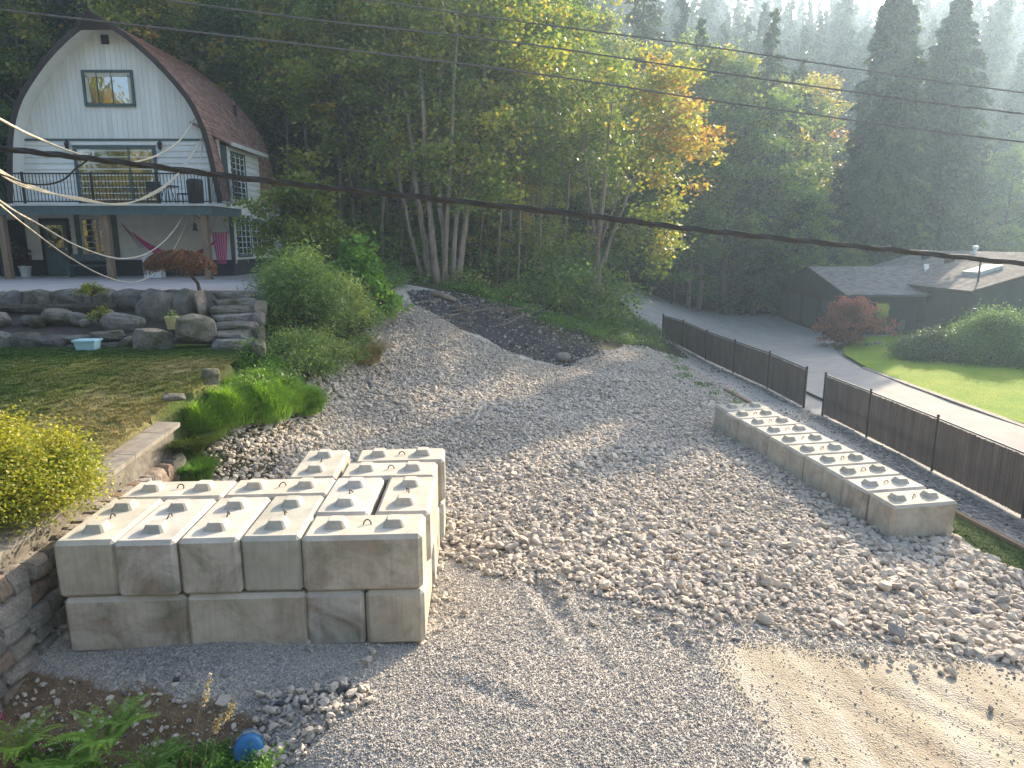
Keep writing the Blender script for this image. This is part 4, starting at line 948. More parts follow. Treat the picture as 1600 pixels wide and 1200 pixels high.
hp('gable_vent', MB().box(-15.97, -15.68, HY0-.05, HY0-.005, 12.72, 13.05), M['dark'])
window_x(-17.42, -14.38, 6.66, 8.82, HY0, 'balcony_door', mull=(-15.35,), fw=.13)
window_x(-17.55, -16.42, 4.62, 6.15, HY0, 'lower_window', 'trim_white', mull=(-16.93,), fw=.06)
hp('window_trim', MB().box(-17.85, -17.62, HY0-.07, HY0-.036, 4.5, 6.3).box(-16.35, -16.12, HY0-.07, HY0-.036, 4.5, 6.3), M['trim_green'])
d_ = hp('front_door', MB().box(-19.15, -18.2, HY0-.08, HY0-.03, 3.84, 6.0), M['trim_green'])
MB().box(-19.28, -19.15, HY0-.1, HY0-.02, 3.8, 6.12).box(-18.2, -18.07, HY0-.1, HY0-.02, 3.8, 6.12).box(-19.15, -18.2, HY0-.1, HY0-.02, 6.0, 6.12).build('door_frame', M['trim_dark'], d_)
MB().box(-19.0, -18.72, HY0-.1, HY0-.081, 4.0, 4.7).box(-18.63, -18.35, HY0-.1, HY0-.081, 4.0, 4.7).build('door_panel', M['trim_green'], d_)
MB().box(-19.0, -18.35, HY0-.095, HY0-.081, 4.95, 5.85).build('pane', M['glass'], d_)
MB().lathe([(.001, 0), (.03, .0), (.03, .05), (.001, .06)], (-18.28, HY0-.11, 4.85), 8).build('handle', M['white'], d_)
hp('left_door', MB().box(-21.2, -19.9, HY0-.07, HY0-.035, 3.84, 6.05), M['dark'])
hp('siding_base', MB().box(-24, -19.3, HY0-.04, HY0-.012, 3.8, 4.45).box(-18.05, HX+4.2, HY0-.035, HY0+.0, 4.3, 4.45), M['foundation'])
def window_y(y0, y1, z0, z1, x, mull, nm='side_window'):
    fw = .08; b = MB(); b.box(x, x+.09, y0-fw, y0, z0-fw, z1+fw).box(x, x+.09, y1, y1+fw, z0-fw, z1+fw).box(x, x+.09, y0, y1, z1, z1+fw).box(x, x+.11, y0, y1, z0-fw, z0)
    f = hp(nm, b, M['trim_green']); ys_ = [y0]+list(mull)+[y1]
    for a, c_ in zip(ys_[:-1], ys_[1:]):
        MB().box(x+.043, x+.05, a+.04, c_-.04, z0+.02, z1-.02).build('pane', M['glass'], f)
        MB().box(x+.045, x+.065, a+.02, a+.06, z0, z1).box(x+.045, x+.065, c_-.06, c_-.02, z0, z1).build('sash', M['white'], f)
    for q in mull: MB().box(x+.04, x+.08, q-.03, q+.03, z0, z1).build('mullion', M['trim_green'], f)
WX = HX+4.25
window_y(29.85, 31.2, 7.0, 8.7, WX, (30.3, 30.75)); window_y(29.9, 31.35, 4.62, 6.1, WX, (30.4, 30.85)); window_y(31.75, 32.7, 4.85, 6.1, WX, (32.2,))
window_y(33.1, 33.4, 5.1, 5.95, WX, ()); window_y(33.8, 34.1, 5.1, 5.95, WX, ())
# balcony
DX0, DX1, DY0 = -24, HX+4.75, 26.45
hp('deck', MB().box(DX0, DX1, DY0, HY0-.04, 6.47, 6.55), M['trim_white']); hp('deck_fascia', MB().box(DX0, DX1-.05, DY0+.05, DY0+.12, 6.15, 6.47).box(DX1-.12, DX1-.05, DY0+.12, HY0-.04, 6.15, 6.47), M['trim_green'])
hp('ceiling_boards', MB().box(DX0, DX1-.13, DY0+.13, HY0-.04, 6.36, 6.4), M['siding'])
m = MB()
for x_ in np.arange(DX0, DX1-.02, .125): m.box(x_-.009, x_+.009, DY0+.02, DY0+.04, 6.62, 7.58)
for y_ in np.arange(DY0+.1, HY0-.1, .125): m.box(DX1-.05, DX1-.03, y_-.009, y_+.009, 6.62, 7.58)
hp('balusters', m, M['black'], None, False, 'stuff')
hp('top_rail', MB().box(DX0, DX1, DY0, DY0+.06, 7.58, 7.63).box(DX1-.07, DX1-.01, DY0+.06, HY0-.05, 7.58, 7.63), M['black'])
hp('bottom_rail', MB().box(DX0, DX1, DY0+.01, DY0+.05, 6.60, 6.64), M['black'])
for x_ in (-22.2, -20.2, -17.75, -15.25, -12.9, DX1-.05): hp('rail_post', MB().box(x_-.035, x_+.035, DY0-.005, DY0+.065, 6.55, 7.66), M['black'])
for x_ in (-18.85, -15.0, -11.35): hp('wooden_post', MB().box(x_-.11, x_+.11, DY0+.14, DY0+.36, PZ, 6.36), M['wood'])
for a in (1, -1): hp('post_brace', MB().beam((-11.35, DY0+.25, 5.75), (-11.35-.5, DY0+.25, 6.3), .09, .09), M['wood']); break
hp('downspout', MB().tube([(HX+4.4, HY0-.15, 6.4), (HX+4.4, HY0-.12, 6.1), (HX+4.36, HY0-.11, 4.3)], .035, 6), M['trim_white'])
def lantern(x, z, label):
    o = empty('wall_lantern', (x, HY0-.16, z)); tag(o, label, 'wall lantern', 'lanterns beside the balcony door')
    MB().box(-.02, .02, .03, .12, -.02, .16).tube([(0, .1, .14), (0, .02, .2), (0, 0, .16)], .012, 5).build('bracket', M['black'], o)
    MB().lathe([(.001, -.2), (.06, -.16), (.085, .04), (.11, .05), (.03, .14), (.001, .16)], (0, 0, 0), 8).build('lamp_housing', M['black'], o)
lantern(-17.72, 8.95, 'black wall lantern left of the wide balcony door'); lantern(-14.02, 8.95, 'black wall lantern right of the wide balcony door')
# things on the balcony and under it
def chair(x, y, z, rz, label, grp, mt):
    o = empty('patio_chair', (x, y, z), rz); tag(o, label, 'chair', grp)
    MB().box(-.24, .24, -.24, .24, .42, .46).build('seat', mt, o); MB().beam((-.24, .24, .46), (-.24, .30, .95), .03, .03).beam((.24, .24, .46), (.24, .30, .95), .03, .03).box(-.24, .24, .25, .28, .55, .93).build('backrest', mt, o)
    for a in (-.22, .22):
        for b in (-.22, .22): MB().beam((a, b, 0), (a, b, .42), .03, .03).build('leg', mt, o)
chair(-13.9, 28.2, 6.55, .4, 'dark patio chair on the balcony nearer the glass door', 'patio chairs on the balcony', M['black']); chair(-12.6, 28.1, 6.55, -.7, 'dark patio chair on the balcony near the right railing', 'patio chairs on the balcony', M['black'])
o = empty('patio_table', (-13.2, 27.9, 6.55)); tag(o, 'small dark table between the two balcony chairs', 'table'); MB().lathe([(.001, .7), (.42, .7), (.42, .73), (.001, .73)], n=16).build('table_top', M['black'], o)
for a in range(4): MB().beam((.3*math.cos(a*1.57+.7), .3*math.sin(a*1.57+.7), 0), (.1*math.cos(a*1.57+.7), .1*math.sin(a*1.57+.7), .7), .025, .025).build('leg', M['black'], o)
tag(MB().lathe([(.001, 0), (.28, 0), (.3, .85), (.26, .95), (.001, .98)], (0, 0, 0), 12).build('covered_grill', M['black'], None, True, (-12.0, 27.6, 6.55)), 'dark covered grill in the right corner of the balcony', 'grill')
pot = empty('flowerpot', (-19.6, 28.7, PZ)); tag(pot, 'white flowerpot with dark purple plant left of the front door', 'flowerpot')
MB().lathe([(.001, 0), (.16, 0), (.22, .38), (.24, .38), (.24, .43), (.2, .43), (.19, .36), (.001, .36)], n=14).build('pot', M['trim_white'], pot)
rr = np.random.default_rng(5); link('foliage', leaf_quads(rr.normal(size=(260, 3))*np.array([.13, .13, .22])+np.array([0, 0, .8]), .14, .08, rr.random(260)*.3, M['leaf_red'], .3), pot)
pot = empty('tall_planter', (-20.25, 28.6, PZ)); tag(pot, 'dark tall planter with a leafy plant left of the white flowerpot', 'planter'); MB().lathe([(.001, 0), (.18, 0), (.22, .85), (.24, .9), (.001, .9)], n=12).build('pot', M['black'], pot)
link('foliage', leaf_quads(rr.normal(size=(300, 3))*np.array([.2, .15, .2])+np.array([0, 0, 1.15]), .14, .08, rr.random(300), M['leaf_shrub'], .3), pot)
wr = empty('door_wreath', (-18.68, HY0-.14, 5.45)); tag(wr, 'green and yellow wreath hanging on the front door', 'wreath')
t_ = rr.uniform(0, 6.28, 240); link('leaves', leaf_quads(np.stack([np.cos(t_)*.22, rr.normal(size=240)*.02, np.sin(t_)*.22], 1)+rr.normal(size=(240, 3))*.03, .1, .05, rr.random(240), M['leaf_yellow'], 0), wr)
bn = empty('garden_bench', (-16.9, 28.6, PZ)); tag(bn, 'blue-grey bench under the lower window between the door and the wooden post', 'bench')
MB().box(-.85, .85, -.22, .22, .42, .47).build('seat', M['trim_green'], bn); MB().box(-.85, .85, .2, .25, .62, .9).build('backrest', M['trim_green'], bn)
for a in (-.78, .78): MB().box(a-.04, a+.04, -.2, .2, 0, .42).build('leg', M['trim_green'], bn)
wb = empty('white_bin', (-14.05, 28.0, PZ)); tag(wb, 'white box with rounded top standing right of the middle wooden post', 'storage box')
MB().box(-.33, .33, -.2, .2, 0, .85).build('body', M['white'], wb); MB().add([(-.33, -.2, .85), (.33, -.2, .85), (.33, .2, .85), (-.33, .2, .85), (-.22, -.14, .95), (.22, -.14, .95), (.22, .14, .95), (-.22, .14, .95)], [(0,1,5,4),(1,2,6,5),(2,3,7,6),(3,0,4,7),(4,5,6,7)]).build('lid', M['white'], wb)
M['pink'] = simple('pink_fabric', (.45, .05, .16), (.28, .03, .12), 14, .8, .2, 40, .01, .5); M['purple'] = simple('purple_fabric', (.12, .03, .16), (.2, .03, .12), 14, .8, .2, 40, .01, .5)
hm = empty('hammock', (-12.9, 27.9, PZ)); tag(hm, 'pink and purple hammock slung under the balcony', 'hammock')
m = MB(); a, b = Vector((-1.85, 0, 1.75)), Vector((1.45, 0, 1.45)); kk = 14
rows = []
for i in range(kk+1):
    t = i/kk; c_ = a.lerp(b, t)+Vector((0, 0, -1.0*4*t*(1-t)*.95)); wd = .04+.55*math.sin(math.pi*t)
    rows.append([(c_.x, c_.y+wd*s_, c_.z+.35*wd*s_*s_) for s_ in (-1, -.5, 0, .5, 1)])
for q in range(4):
    m.add([r_[q] for r_ in rows]+[r_[q+1] for r_ in rows], [(i, i+1, kk+2+i, kk+1+i) for i in range(kk)], q/3)
m.build('fabric', M['pink'], hm, True)
m = MB()
for s_ in (-.5, 0, .5): m.tube([(-2.2, 0, 2.1), (-1.5, s_*.3, 1.15)], .012, 4).tube([(1.6, -.9, 1.9), (1.1, s_*.3, 1.12)], .012, 4)
m.build('cords', M['purple'], hm)
hc = empty('hanging_chair', (-11.05, 27.4, PZ)); tag(hc, 'red and pink hammock chair hanging beside the right wooden post', 'hanging chair')
m = MB()
for i in range(6): m.add([(-.35+.1*i, -.05, 1.7), (-.27+.1*i, -.05, 1.7), (-.2+.06*i, .0, .55), (-.25+.06*i, 0, .55)], [(0,1,2,3)], i/5)
m.build('fabric', M['pink'], hc); MB().beam((-.45, -.05, 1.72), (.3, -.05, 1.72), .04, .04).tube([(-.4, -.05, 1.74), (-.05, -.05, 2.5), (.28, -.05, 1.74)], .01, 4).build('spreader_bar', M['wood'], hc)
pot = empty('flowerpot', (-10.2, 29.2, PZ)); tag(pot, 'yellow-green flowerpot on the patio near the right corner of the house', 'flowerpot'); MB().lathe([(.001, 0), (.14, 0), (.2, .32), (.001, .32)], n=12).build('pot', simple('yellow_glaze', (.42, .40, .12), (.34, .32, .10), 4, .4, 0), pot)
link('foliage', leaf_quads(rr.normal(size=(200, 3))*.12+np.array([0, 0, .42]), .08, .05, rr.random(200), M['leaf_shrub'], .3), pot)
pot = empty('flowerpot', (-8.75, 18.1, 2.98)); tag(pot, 'small yellow flowerpot in the mulch bed by the tall mossy stone', 'flowerpot'); MB().lathe([(.001, 0), (.13, 0), (.18, .28), (.19, .32), (.001, .3)], n=12).build('pot', simple('pale_yellow', (.50, .46, .22), (.42, .38, .16), 4, .5, 0), pot)
link('foliage', leaf_quads(rr.normal(size=(60, 3))*.06+np.array([0, 0, .38]), .06, .04, rr.random(60), M['leaf_shrub'], .3), pot)
tub = empty('storage_tub', (-10.4, 17.1, 2.56), .1); tag(tub, 'pale blue plastic tub with lid on the grass against the low stone wall', 'tub'); M['tub'] = simple('blue_plastic', (.38, .60, .68), (.33, .54, .62), 4, .4, 0)
MB().add([(-.20, -.15, 0), (.20, -.15, 0), (.20, .15, 0), (-.20, .15, 0), (-.24, -.18, .24), (.24, -.18, .24), (.24, .18, .24), (-.24, .18, .24)], [(0,3,2,1),(4,5,6,7),(0,1,5,4),(1,2,6,5),(2,3,7,6),(3,0,4,7)]).build('body', M['tub'], tub)
MB().box(-.27, .27, -.21, .21, .242, .285).build('lid', M['tub'], tub)
cl_ = empty('hanging_bell', (-12.0, 27.3, 5.9)); tag(cl_, 'small bell hanging under the balcony left of the right wooden post', 'bell'); MB().lathe([(.001, .3), (.05, .28), (.07, .1), (.11, 0), (.001, .01)], (0, 0, -.3), 10).build('dome', M['foundation'], cl_); MB().tube([(0, 0, 0), (0, 0, .46)], .01, 4).build('cord', M['black'], cl_)

# ---------------------------------------------------------------- low dark house on the right
M['darkwall'] = simple('dark_grey_wall', (.05, .055, .06), (.038, .042, .047), 2, .85, .2, 30, .01, .15)
M['nb_door'] = simple('dark_panels', (.06, .065, .07), (.045, .05, .055), 2, .7, .1)
nb = tag(empty('low_dark_house', (28, 47, -1)), 'low dark grey bungalow with grey shingle roof, skylight and garage end', 'house'); NO = Vector(nb.location)
def np_(name, mb, m, kind=None, parent=None):
    o = mb.build(name, m, parent or nb)
    if parent is None: o.location = -NO
    if kind: o['kind'] = kind
    return o
NX0, NY0, NY1 = 22.4, 46.6, 59.4; NYM = 53.0; EZ = 1.75; RZ_ = 3.35; GZ = -1.35
np_('front_wall', MB().box(NX0, 34, NY0+.5, NY0+.7, GZ, EZ+.1), M['darkwall'])
np_('gable_wall', MB().add([(NX0, NY0+.5, GZ), (NX0, NY1-.5, GZ), (NX0, NY1-.5, EZ), (NX0, NYM, RZ_-.12), (NX0, NY0+.5, EZ), (NX0+.2, NY0+.5, GZ), (NX0+.2, NY1-.5, GZ), (NX0+.2, NY1-.5, EZ), (NX0+.2, NYM, RZ_-.12), (NX0+.2, NY0+.5, EZ)],
   [(4,3,2,1,0),(5,6,7,8,9)]+[(i, (i+1) % 5, (i+1) % 5+5, i+5) for i in range(5)]), M['darkwall'])
for y_ in (48.6, 51.6, 54.6):
    g_ = np_('garage_door', MB().box(NX0-.06, NX0-.01, y_, y_+2.4, -.95, 1.15), M['nb_door'])
    MB().box(NX0-.1, NX0-.062, y_-.12, y_, -.95, 1.27).box(NX0-.1, NX0-.062, y_+2.4, y_+2.52, -.95, 1.27).box(NX0-.1, NX0-.062, y_, y_+2.4, 1.15, 1.27).build('door_frame', M['trim_dark'], g_)
for x_ in (24.3, 27.0):
    w__ = np_('front_window', MB().box(x_, x_+.9, NY0+.42, NY0+.49, -.1, 1.15), M['glass']); MB().box(x_-.08, x_, NY0+.38, NY0+.47, -.15, 1.2).box(x_+.9, x_+.98, NY0+.38, NY0+.47, -.15, 1.2).box(x_, x_+.9, NY0+.38, NY0+.47, 1.15, 1.22).build('frame', M['trim_dark'], w__)
np_('plinth', MB().box(NX0, 30, NY0+.4, NY0+.49, GZ, -.95), M['cap']); np_('meter_box', MB().box(25.9, 26.3, NY0+.35, NY0+.49, -.6, .0), M['trim_green'])
def shingled(name, A, B, Cc, D, nrow, ncol, parent=None, off=.0):
    """A-B eave, D-C ridge; overlapping courses of single tabs"""
    A, B, Cc, D = map(Vector, (A, B, Cc, D)); b = MB(); nn = (B-A).cross(D-A).normalized()
    if nn.z < 0: nn = -nn
    for i in range(nrow):
        t0, t1 = i/nrow, (i+1)/nrow; l0, l1 = A.lerp(D, t0), A.lerp(D, t1); r0, r1 = B.lerp(Cc, t0), B.lerp(Cc, t1); sh_ = (i % 2)*.5
        for j in range(-1, ncol):
            u0, u1 = max(0, (j+sh_)/ncol)+.0006, min(1, (j+1+sh_)/ncol)
            if u1-u0 < .002: continue
            up = nn*(.035+random.uniform(0, .012)); lo = nn*.012
            b.add([l0.lerp(r0, u0)+up, l0.lerp(r0, u1)+up, l1.lerp(r1, u1)+lo, l1.lerp(r1, u0)+lo, l0.lerp(r0, u0), l0.lerp(r0, u1)], [(0,1,2,3),(4,5,1,0)], random.random())
    o = np_(name, b, M['shingle_g'], 'stuff'); return o
def slab(A, B, Cc, D, t, m, name):
    b = MB(); v = [Vector(q) for q in (A, B, Cc, D)]; dn = Vector((0, 0, -t)); b.add(v+[q+dn for q in v], [(0,1,2,3),(7,6,5,4),(0,4,5,1),(1,5,6,2),(2,6,7,3),(3,7,4,0)]); return np_(name, b, m)
OX = NX0-.45
slab((OX, NY0, EZ), (34, NY0, EZ), (34, NYM, RZ_), (OX, NYM, RZ_), .14, M['trim_dark'], 'garage_roof'); slab((OX, NYM, RZ_), (34, NYM, RZ_), (34, NY1, EZ), (OX, NY1, EZ), .14, M['trim_dark'], 'garage_roof')
shingled('garage_shingles', (OX, NY0, EZ+.004), (31, NY0, EZ+.004), (31, NYM, RZ_+.004), (OX, NYM, RZ_+.004), 34, 30)
np_('gutter', MB().box(OX, 27.3, NY0-.1, NY0-.005, EZ-.12, EZ+.0), M['trim_green'])
# wing with the skylight
WX0, WXR, WXE, WYF, WYB, WE, WR = 27.1, 34.2, 41.3, 41.8, 59.5, 2.3, 4.45
slab((WX0, WYF, WE), (WX0, WYB, WE), (WXR, WYB, WR), (WXR, WYF, WR), .16, M['trim_dark'], 'wing_roof'); slab((WXR, WYF, WR), (WXR, WYB, WR), (WXE, WYB, WE), (WXE, WYF, WE), .16, M['trim_dark'], 'wing_roof')
shingled('wing_shingles', (WX0, WYB, WE+.004), (WX0, WYF, WE+.004), (WXR, WYF, WR+.004), (WXR, WYB, WR+.004), 38, 44); shingled('wing_shingles', (WXE, WYF, WE+.004), (WXE, WYB, WE+.004), (WXR, WYB, WR+.004), (WXR, WYF, WR+.004), 38, 44)
np_('wing_wall', MB().add([(WX0+.5, WYF+.6, GZ), (WXE-.5, WYF+.6, GZ), (WXE-.5, WYF+.6, WE), (WXR, WYF+.6, WR-.2), (WX0+.5, WYF+.6, WE), (WX0+.5, WYB-.6, GZ), (WXE-.5, WYB-.6, GZ), (WXE-.5, WYB-.6, WE), (WXR, WYB-.6, WR-.2), (WX0+.5, WYB-.6, WE)],
   [(0,1,2,3,4),(9,8,7,6,5)]+[(i, i+5, (i+1) % 5+5, (i+1) % 5) for i in range(5)]), M['darkwall'])
f_ = np_('wing_window', MB().box(31.6, 31.75, WYF+.5, WYF+.59, .3, 1.9).box(33.6, 33.75, WYF+.5, WYF+.59, .3, 1.9).box(31.75, 33.6, WYF+.5, WYF+.59, 1.75, 1.9).box(31.75, 33.6, WYF+.5, WYF+.59, .3, .42), M['white']); MB().box(31.76, 33.59, WYF+.54, WYF+.58, .43, 1.74).build('pane', M['glass'], f_)
np_('chimney_pipe', MB().box(30.9, 31.15, WYF+.45, WYF+.59, .6, 1.8), M['trim_white'])
np_('valley_flashing', MB().beam((27.6, NY0+.2, 2.03), (30.7, NYM-.1, 3.52), .30, .06), M['trim_white'])
def on_wing(x, y): return WE+(x-WX0)/(WXR-WX0)*(WR-WE)
x_, y_ = 29.5, 45.0
sk = np_('skylight', MB().add([(x_, y_, on_wing(x_, y_)), (x_+1.5, y_, on_wing(x_+1.5, y_)), (x_+1.5, y_+1.7, on_wing(x_+1.5, y_)), (x_, y_+1.7, on_wing(x_, y_)), (x_, y_, on_wing(x_, y_)+.25), (x_+1.5, y_, on_wing(x_+1.5, y_)+.25), (x_+1.5, y_+1.7, on_wing(x_+1.5, y_)+.25), (x_, y_+1.7, on_wing(x_, y_)+.25)], [(4,5,6,7),(0,1,5,4),(1,2,6,5),(2,3,7,6),(3,0,4,7)]), M['trim_white'])
MB().add([(x_+.12, y_+.12, on_wing(x_+.12, 0)+.265), (x_+1.38, y_+.12, on_wing(x_+1.38, 0)+.265), (x_+1.38, y_+1.58, on_wing(x_+1.38, 0)+.265), (x_+.12, y_+1.58, on_wing(x_+.12, 0)+.265)], [(0,1,2,3)]).build('pane', M['white'], sk)
np_('vent_pipe', MB().tube([(28.6, 43.6, on_wing(28.6, 0)-.1), (28.6, 43.6, on_wing(28.6, 0)+1.25)], .06, 8), M['black'])
for (x_, y_) in ((32.0, 55.5), (31.4, 51.5)): np_('roof_vent', MB().box(x_, x_+.5, y_, y_+.4, on_wing(x_, 0)-.05, on_wing(x_, 0)+.32), M['black'])
np_('roof_cowl', MB().lathe([(.12, -.2), (.12, .25), (.2, .3), (.2, .5), (.001, .58)], (33.6, 52, WR-.1), 10), M['white'])
# driveway, apron, lawn
n = N('driveway'); pos = n.n('ShaderNodeNewGeometry').outputs['Position']; f = n.noise(1.1, 5, .6, pos)
M['drive'] = n.pbr(n.ramp(n.math('ADD', n.math('MULTIPLY', f, .7), n.math('MULTIPLY', n.noise(40, 3, .7, pos), .3)), [(.3, (.27, .25, .23)), (.7, (.39, .36, .33))]), .92, n.bump(n.noise(60, 3, .7, pos), .4, .01), 0, .2)
def drape(name, poly, m, step=.5, lift=.02, amp=0, kind='structure'):
    P = np.array(poly); xs = np.arange(P[:, 0].min(), P[:, 0].max()+step, step); ys_ = np.arange(P[:, 1].min(), P[:, 1].max()+step, step)
    bm = bmesh.new(); vs = [bm.verts.new((a, b, 0)) for a, b in poly]; bm.faces.new(vs)
    for ax, arr in (((1, 0, 0), xs), ((0, 1, 0), ys_)):
        for c_ in arr: bmesh.ops.bisect_plane(bm, geom=list(bm.verts)+list(bm.edges)+list(bm.faces), plane_co=Vector(ax)*float(c_), plane_no=ax)
    co = np.array([v.co[:2] for v in bm.verts]); zz_ = gz(co[:, 0], co[:, 1])+lift
    for v, z_ in zip(bm.verts, zz_): v.co.z = z_
    bmesh.ops.recalc_face_normals(bm, faces=list(bm.faces)); me = bpy.data.meshes.new(name); bm.to_mesh(me); bm.free(); me.materials.append(m)
    return tag(link(name, me), kind=kind)
drape('driveway', [(13.2, 4), (17.0, 4), (17.05, 22), (17.1, 34), (18.2, 39), (20, 43.5), (22.3, 46.5), (22.3, 58.5), (9.5, 62), (7.3, 50), (8.3, 45.5), (9.9, 43.2), (11.6, 34), (12.6, 25.5)], M['drive'], .5, .12)
n = N('green_lawn'); pos = n.n('ShaderNodeNewGeometry').outputs['Position']; f = n.noise(.5, 4, .6, pos); f2 = n.noise(12, 5, .7, pos)
M['lawn'] = n.pbr(n.mix(n.ramp(f, [(.35, 0), (.7, .75)]), n.ramp(f2, [(.3, (.09, .17, .012)), (.7, (.18, .28, .022))]), n.ramp(f2, [(.3, (.19, .23, .015)), (.7, (.33, .35, .04))])), .95, n.bump(f2, .8, .05), 0, .1)
drape('green_lawn', [(17.02, 4), (60, 4), (60, 44), (30, 44), (29.5, 46.6), (23, 46.6), (20.5, 43.3), (18.5, 38.8), (17.35, 34), (17.3, 22)], M['lawn'], .7, .16)
sheet('concrete_kerb', [(17.0, 4), (17.3, 4), (17.3, 22), (17.35, 34), (17.1, 34), (17.02, 22)], [G(17, 8)+.14]*2+[G(17, 22)+.14, G(17, 34)+.14, G(17, 34)+.14, G(17, 22)+.14], M['cap'], .2)
stone_field('strip_stones', [(9.6, 15), (10.9, 11.5), (11.5, 12), (11.3, 26), (9.2, 40), (8.6, 40), (9.2, 26)], 1100, -3.3, .35, .05, .3)
# timber edging along the grass strip
te = empty('timber_edging', (9.6, 18, -.6)); tag(te, 'long weathered timber edging between the block row and the fence gravel', 'edging'); TO = Vector(te.location)
pl_ = [(8.35, 27, 0), (8.85, 23.2, 0), (9.5, 18.6, 0), (10.35, 13.4, 0), (11.1, 9.6, 0)]
for a, b in zip(pl_[:-1], pl_[1:]):
    o = MB().beam((a[0], a[1], G(a[0], a[1])+.05), (b[0], b[1], G(b[0], b[1])+.05), .14, .16).build('timber', M['wood'], te); o.location = -TO
# ---------------------------------------------------------------- chain-link fence with slats
M['slat'] = simple('brown_slats', (.15, .105, .085), (.075, .055, .048), 3, .75, .2, 30, .01, .4, stretch=(1, 1, .3), world=True); M['post'] = simple('dark_post', (.03, .03, .03), (.02, .02, .02), 4, .6, .1)
M['wire'] = simple('chain_wire', (.32, .26, .19), (.2, .16, .12), 4, .5, 0, metal=.3)
def fence(pts, label):
    o = empty('slatted_fence', (pts[0][0], pts[0][1], G(*pts[0]))); tag(o, label, 'fence'); O = Vector(o.location)
    def fp(nm, mb, m, kind=None):
        q = mb.build(nm, m, o); q.location = -O
        if kind: q['kind'] = kind
    H_ = 1.5
    for i, p in enumerate(pts):
        z = G(*p); th = .035 if 0 < i < len(pts)-1 else .045
        fp('post', MB().tube([(p[0], p[1], z-.3), (p[0], p[1], z+H_+.05)], th, 8).lathe([(th+.008, 0), (th+.008, .03), (.001, .06)], (p[0], p[1], z+H_+.05), 8), M['post'])
    for a, b in zip(pts[:-1], pts[1:]):
        A = Vector((a[0], a[1], G(*a))); B = Vector((b[0], b[1], G(*b))); L_ = (B-A).length; d = (B-A).normalized(); nn = Vector((d.y, -d.x, 0)).normalized()
        fp('top_rail', MB().tube([A+Vector((0, 0, H_)), B+Vector((0, 0, H_))], .024, 6), M['post'])
        m = MB(); k = int(L_/.05)
        for j in range(k):
            t = (j+.5)/k; c_ = A+(B-A)*t; sd = nn*(.003 if j % 2 else -.003); tw = nn*0
            h0, h1 = .05+random.uniform(0, .02), H_-.04-random.uniform(0, .03); w_ = d*.0256
            v = [c_-w_+sd-tw+Vector((0, 0, h0)), c_+w_+sd+tw+Vector((0, 0, h0)), c_+w_+sd+tw+Vector((0, 0, h1)), c_-w_+sd-tw+Vector((0, 0, h1))]
            m.add(v+[q+nn*.004 for q in v], [(0,1,2,3),(7,6,5,4),(0,3,7,4),(1,5,6,2)], random.random())
        fp('privacy_slats', m, M['slat'], 'stuff')
        m = MB(); st_ = .085; kk = int(L_/st_)
        for j in range(-int(H_/st_), kk):
            for sg in (1, -1):
                # one diagonal wire of the mesh, clipped to the bay
                s0 = j*st_; p0 = (s0, 0) if sg > 0 else (s0, H_-.04); L2 = H_-.04
                u0, u1 = max(0, -s0), min(L2, L_-s0)
                if u1 <= u0: continue
                f0 = (s0+u0, u0 if sg > 0 else L2-u0); f1 = (s0+u1, u1 if sg > 0 else L2-u1)
                q0 = A+d*f0[0]+Vector((0, 0, f0[1]+.02))-nn*.022; q1 = A+d*f1[0]+Vector((0, 0, f1[1]+.02))-nn*.022; wv = Vector((0, 0, .006))
                m.add([q0-wv, q1-wv, q1+wv, q0+wv], [(0,1,2,3)])
        fp('chain_mesh', m, M['wire'], 'stuff')
fence([(9.25, 43), (9.62, 39.4), (10.0, 35.9), (10.35, 32.4), (10.7, 28.9), (11.02, 25.9)], 'farther section of dark slatted chain-link fence, ending at the opening by the driveway')
fence([(11.3, 24.9), (11.42, 21.9), (11.6, 18.6), (11.85, 15.4), (12.1, 12.2), (12.35, 9.0), (12.6, 6.0)], 'nearer section of brown slatted chain-link fence, running out of the right edge')

# ---------------------------------------------------------------- overhead lines
M['cable'] = simple('weathered_cable', (.06, .05, .045), (.03, .028, .026), 30, .6, .3); M['line'] = simple('dark_line', (.16, .15, .15), (.10, .10, .10), 10, .5, 0); M['rope'] = simple('pale_drop_wire', (.60, .53, .42), (.45, .39, .30), 20, .7, .1)
def spline(P, k=10):
    P = [Vector(p) for p in P]; P = [P[0]*2-P[1]]+P+[P[-1]*2-P[-2]]; out = []
    for i in range(1, len(P)-2):
        for j in range(k):
            t = j/k; a, b, c_, d = P[i-1:i+3]; out.append(.5*((2*b)+(c_-a)*t+(2*a-5*b+4*c_-d)*t*t+(3*b-a-3*c_+d)*t**3))
    out.append(P[-2]); return out
def wire(name, pix, rad, mat, label, cat, group=None, wrap=False):
    P = spline([at(*p) for p in pix], 12); O = P[0]; o = empty(name, O); tag(o, label, cat, group)
    MB().tube([p-O for p in P], rad, 6).build('strand', mat, o, True)
    if wrap:
        for ph in (0, 2.1, 4.2):
            q = [p-O+Vector((0, math.cos(ph+i*.7), math.sin(ph+i*.7)))*rad*1.1 for i, p in enumerate(P)]; MB().tube(q, rad*.55, 5).build('strand', mat, o, True)
    return o
GW = 'thin power lines across the top of the view'
wire('power_line', [(-400,-35,13),(0,15,13.3),(400,61,13.6),(800,110,14),(1100,155,14.4),(1400,197,14.8),(1600,222,15),(2000,268,15.5)], .017, M['line'], 'lowest of the three thin power lines, passing over the house peak', 'power line', GW)
wire('power_line', [(-150,-55,14.2),(250,-1,14.4),(500,32,14.6),(800,66,14.9),(1100,110,15.2),(1400,153,15.5),(1600,178,15.8),(2000,225,16.3)], .017, M['line'], 'middle of the three thin power lines', 'power line', GW)
